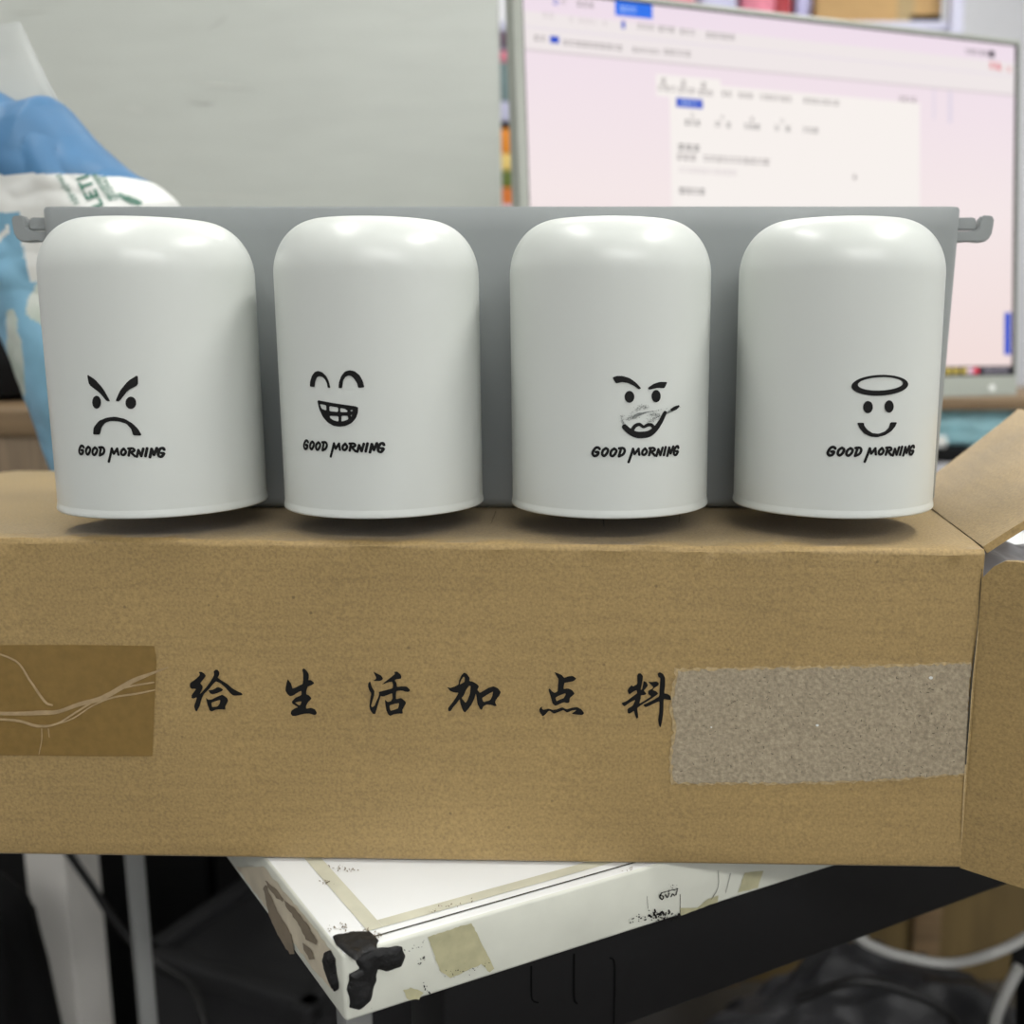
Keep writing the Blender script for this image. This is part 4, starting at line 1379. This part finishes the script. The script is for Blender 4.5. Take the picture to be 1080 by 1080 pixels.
# ================================================================= RIGHT LOWER BACKGROUND
pl0 = at(700, 1000, 1.55)
ply = root('plywood_panel', (.55, 1.5, 0), 'dull yellow-brown wooden board standing in the dark behind the desk legs', 'board')
link('panel', bx(.62, 1.40, .30, 1.0, .018, .60, bev=.002), M_ply, ply)
link('batten', bx(.20, 1.385, .30, .05, .014, .60, bev=.002), M_wood, ply)
link('batten', bx(.50, 1.385, .30, .04, .014, .60, bev=.002), M_wood, ply)
bm = bmesh.new()
tube(bm, smooth_line([at(880, 950, .78), at(902, 985, .78), at(925, 1000, .78), at(958, 1010, .78), at(1000, 1016, .78), at(1040, 1008, .77), at(1080, 990, .77), at(1120, 960, .77)], 8), .0042, 10)
tag(link('grey_cable', bm, M_cable_g, loc=(.3, .78, .5)), 'grey cable sagging below the right end of the black desk beam', 'cable')
bm = bmesh.new()
tube(bm, smooth_line([at(1075, 1020, .80), at(1062, 1045, .80), at(1050, 1075, .80), at(1045, 1110, .80)], 8), .005, 10)
tag(link('grey_cable', bm, M_cable_g, loc=(.3, .78, .5)), 'short grey cable running down at the bottom right corner', 'cable')
rb_ = root('trash_bag', (.30, .94, 0), 'black plastic bag slumped on the floor at the lower right under the desk', 'bag')
bz0 = at(960, 1040, 1.05)
link('bag_film', blob(.30, .94, .155, .20, .10, .175, 9, .16, .002, sub=5, freq=2.4), mat('black_film', rgb(38, 38, 41), rough=.5, var=.2, spec=.5, bump=.4, bscale=25), rb_)
bm = bmesh.new()
tube(bm, smooth_line([at(840, 1055, .80), at(900, 1035, .79), at(955, 1045, .79), at(1000, 1070, .79), at(1015, 1110, .79)], 8), .004, 10)
tag(link('power_cable', bm, M_cable_k, loc=(.2, .9, .4)), 'black cable looping over the slumped black bag', 'cable')
bxl = at(1062, 1040, .84).x
bt = at(1070, 1000, .85).z
wb = root('waste_bin', (bxl + .11, .76, 0), 'black plastic waste bin cut off by the lower right edge of the picture', 'bin')
bm = bmesh.new()
def rr2(ins, z):
    return rrect(bxl + ins, bxl + .22 - ins, .66 + ins, .86 - ins, .03, z)
lps = [rr2(.02, 0), rr2(.004, bt - .02), rr2(0, bt - .02), rr2(0, bt), rr2(.006, bt), rr2(.022, .01)]
vl = [[bm.verts.new(p) for p in lp] for lp in lps]
for a, b in zip(vl[:-1], vl[1:]):
    for k in range(len(a)):
        bm.faces.new((a[k], a[(k + 1) % len(a)], b[(k + 1) % len(a)], b[k]))
bm.faces.new(vl[0][::-1]); bm.faces.new(vl[-1])
bmesh.ops.recalc_face_normals(bm, faces=bm.faces)
link('bin_body', bm, M_blk2, wb, auto=40)

# low wooden shelf behind, with a teal pack
SY = 1.46
sz1 = at(1030, 419, SY).z; sz0 = at(1030, 433, SY).z
sx0, sx1 = .42, .92
unit = root('wooden_shelf', ((sx0 + sx1) / 2, SY + .15, 0), 'brown wooden shelf unit seen under the right end of the monitor', 'shelf')
link('top_board', bx((sx0 + sx1) / 2, SY + .15, (sz1 + sz0) / 2, sx1 - sx0, .30, sz1 - sz0, bev=.002), M_wood, unit)
for x in (sx0 + .01, sx1 - .01):
    link('side_panel', bx(x, SY + .15, sz0 / 2, .02, .29, sz0, bev=.001), M_wood, unit)
lz = at(1010, 474, SY).z
link('lower_board', bx((sx0 + sx1) / 2, SY + .15, lz - .01, sx1 - sx0 - .04, .29, .02, bev=.001), M_blk2, unit)
tc_ = at(1025, 452, SY + .05)
tag(link('tissue_pack', blob(tc_.x + .02, SY + .10, lz + .030, .10, .07, .031, 12, .10, lz + .0005, sq_=.6), M_teal, loc=(tc_.x + .02, SY + .1, lz)),
    'teal plastic-wrapped pack on the shelf below the monitor', 'pack')
wc = at(1000, 462, SY + .02)
tag(link('tissue_pack', blob(wc.x - .012, SY + .02, lz + .009, .010, .010, .009, 14, .1, lz + .0005, sq_=.5), M_bagwhite, loc=(wc.x, SY + .02, lz)),
    'small white pack in front of the teal pack on the wooden shelf', 'pack')

# ================================================================= RACK FAR BEHIND
RY = 1.90
rx0, rx1 = -.42, at(1007, 25, RY).x
rack = root('storage_rack', (0, RY + .2, 0), 'pale metal storage rack with shelves behind the monitor', 'rack')
zl1 = at(534, 216, RY).z; zl2 = at(920, 22, RY).z
for z in (.30, .72, zl1, zl2, zl2 + .42):
    link('shelf', bx((rx0 + rx1) / 2, RY + .2, z - .008, rx1 - rx0, .40, .016, bev=.002), M_lavpost, rack)
for x in (rx0, rx1):
    for y in (RY + .0, RY + .40):
        link('upright', bx(x, y, .98, .022, .022, 1.96, bev=.002), M_lavpost, rack)
gx = at(534, 150, RY).x
def pk(name, y_lo, y_hi, m, label, cat, w=.09, d=.10, dx=0.0, base=None):
    za, zb = (at(534, y_lo, RY).z if base is None else base), at(534, y_hi, RY).z
    tag(link(name, bx(gx + dx, RY + .07, (za + zb) / 2, w, d, zb - za - .0006, bev=.003), m, loc=(gx + dx, RY + .07, za)), label, cat, 'packs in the gap beside the monitor')
    return zb
G = 'stacked pack'
zz = pk('snack_box', 216, 196, M_orange2, 'dark orange box at the bottom of the stack seen between board and monitor', 'box', base=zl1)
zz = pk('snack_box', 196, 178, M_greenp, 'olive green box above the dark orange box, between board and monitor', 'box', base=zz)
zz = pk('snack_box', 178, 160, M_yellow, 'cream yellow box in the middle of the stack between board and monitor', 'box', base=zz)
zz = pk('snack_box', 160, 133, M_orange, 'bright orange box just under a thin black tray, between board and monitor', 'box', base=zz)
zz = pk('storage_tray', 133, 126, M_blk2, 'thin black tray on top of the bright orange box', 'tray', base=zz)
zz = pk('snack_box', 126, 104, M_lav, 'pale lavender box resting on the thin black tray', 'box', base=zz)
zz = pk('snack_box', 104, 62, M_tealgrey, 'teal-grey box above the pale lavender box', 'box', base=zz)
zz = pk('snack_box', 62, 50, M_pink, 'pinkish box topmost in the stack between board and monitor', 'box', base=zz)
# carton and packs on the upper shelf
ca, cb = at(862, 20, RY + .02), at(995, 20, RY + .02)
cart = root('shelf_carton', ((ca.x + cb.x) / 2, RY + .16, zl2), 'tan cardboard carton with a dark hand hole on the rack above the monitor', 'box')
link('carton_body', bx((ca.x + cb.x) / 2, RY + .16, zl2 + .13, cb.x - ca.x, .26, .26, bev=.004), mat('tan_carton', rgb(196, 160, 108), rough=.8, var=.08), cart)
hc = at(976, 24, RY + .03); hw = .055
link('hand_hole', bx(hc.x, RY + .0295, hc.z, hw, .003, .024, bev=.001), M_groove, cart)
tpx = at(957, 8, RY + .02).x
link('tape_strip', bx(tpx, RY + .0295, zl2 + .13, .03, .0015, .25), M_fray, cart)
def up(name, x0_, x1_, h, m, label, dy=0.0):
    a, b = at(x0_, 14, RY + .03), at(x1_, 14, RY + .03)
    tag(link(name, blob((a.x + b.x) / 2, RY + .10 + dy, zl2 + h / 2, (b.x - a.x) / 2, .05, h / 2, x0_ * .1, .06, zl2 + .0005, sq_=.7), m, loc=((a.x + b.x) / 2, RY + .1 + dy, zl2)), label, 'pack', 'packs on the upper rack shelf')
up('snack_bag', 690, 735, .11, M_pink, 'pink bag leftmost on the rack above the monitor')
up('snack_bag', 738, 780, .10, M_lav, 'pale lavender bag second from the left above the monitor')
up('snack_bag', 783, 822, .12, M_pink, 'pink bag beside the red bag above the monitor')
up('snack_bag', 818, 838, .10, M_red, 'dark red bag above the monitor, beside the violet bag')
up('snack_bag', 842, 860, .07, M_purple, 'small pale violet bag left of the tan carton')

# ================================================================= LIGHT
def area(name, loc, sx, sy, power, rot=(0, 0, 0), col=(1, 1, 1)):
    l = bpy.data.lights.new(name, 'AREA'); l.shape = 'RECTANGLE'; l.size = sx; l.size_y = sy; l.energy = power; l.color = col
    o = bpy.data.objects.new(name, l); COL.objects.link(o); o.location = loc; o.rotation_euler = rot
    return o


area('ceiling_light', (-.75, .45, 2.86), .22, 1.2, 15.5, col=(1, .99, .95))
area('ceiling_light', (1.25, .45, 2.86), .25, 1.2, 29, col=(1, .99, .95))
area('ceiling_light', (.9, -2.3, 2.86), 2.6, .4, 56, col=(1, .99, .96))
area('ceiling_light', (0, 2.3, 2.86), 1.6, .5, 34, col=(1, .99, .96))
w_ = bpy.data.worlds.new('world'); SC.world = w_; w_.use_nodes = True
w_.node_tree.nodes['Background'].inputs[0].default_value = (.8, .85, .9, 1)
w_.node_tree.nodes['Background'].inputs[1].default_value = 0.3
vs_ = SC.view_settings
SC.display_settings.display_device = 'sRGB'
vs_.view_transform = 'Standard'; vs_.look = 'None'; vs_.gamma = 1.0; vs_.use_curve_mapping = False
vs_.exposure = EXPO
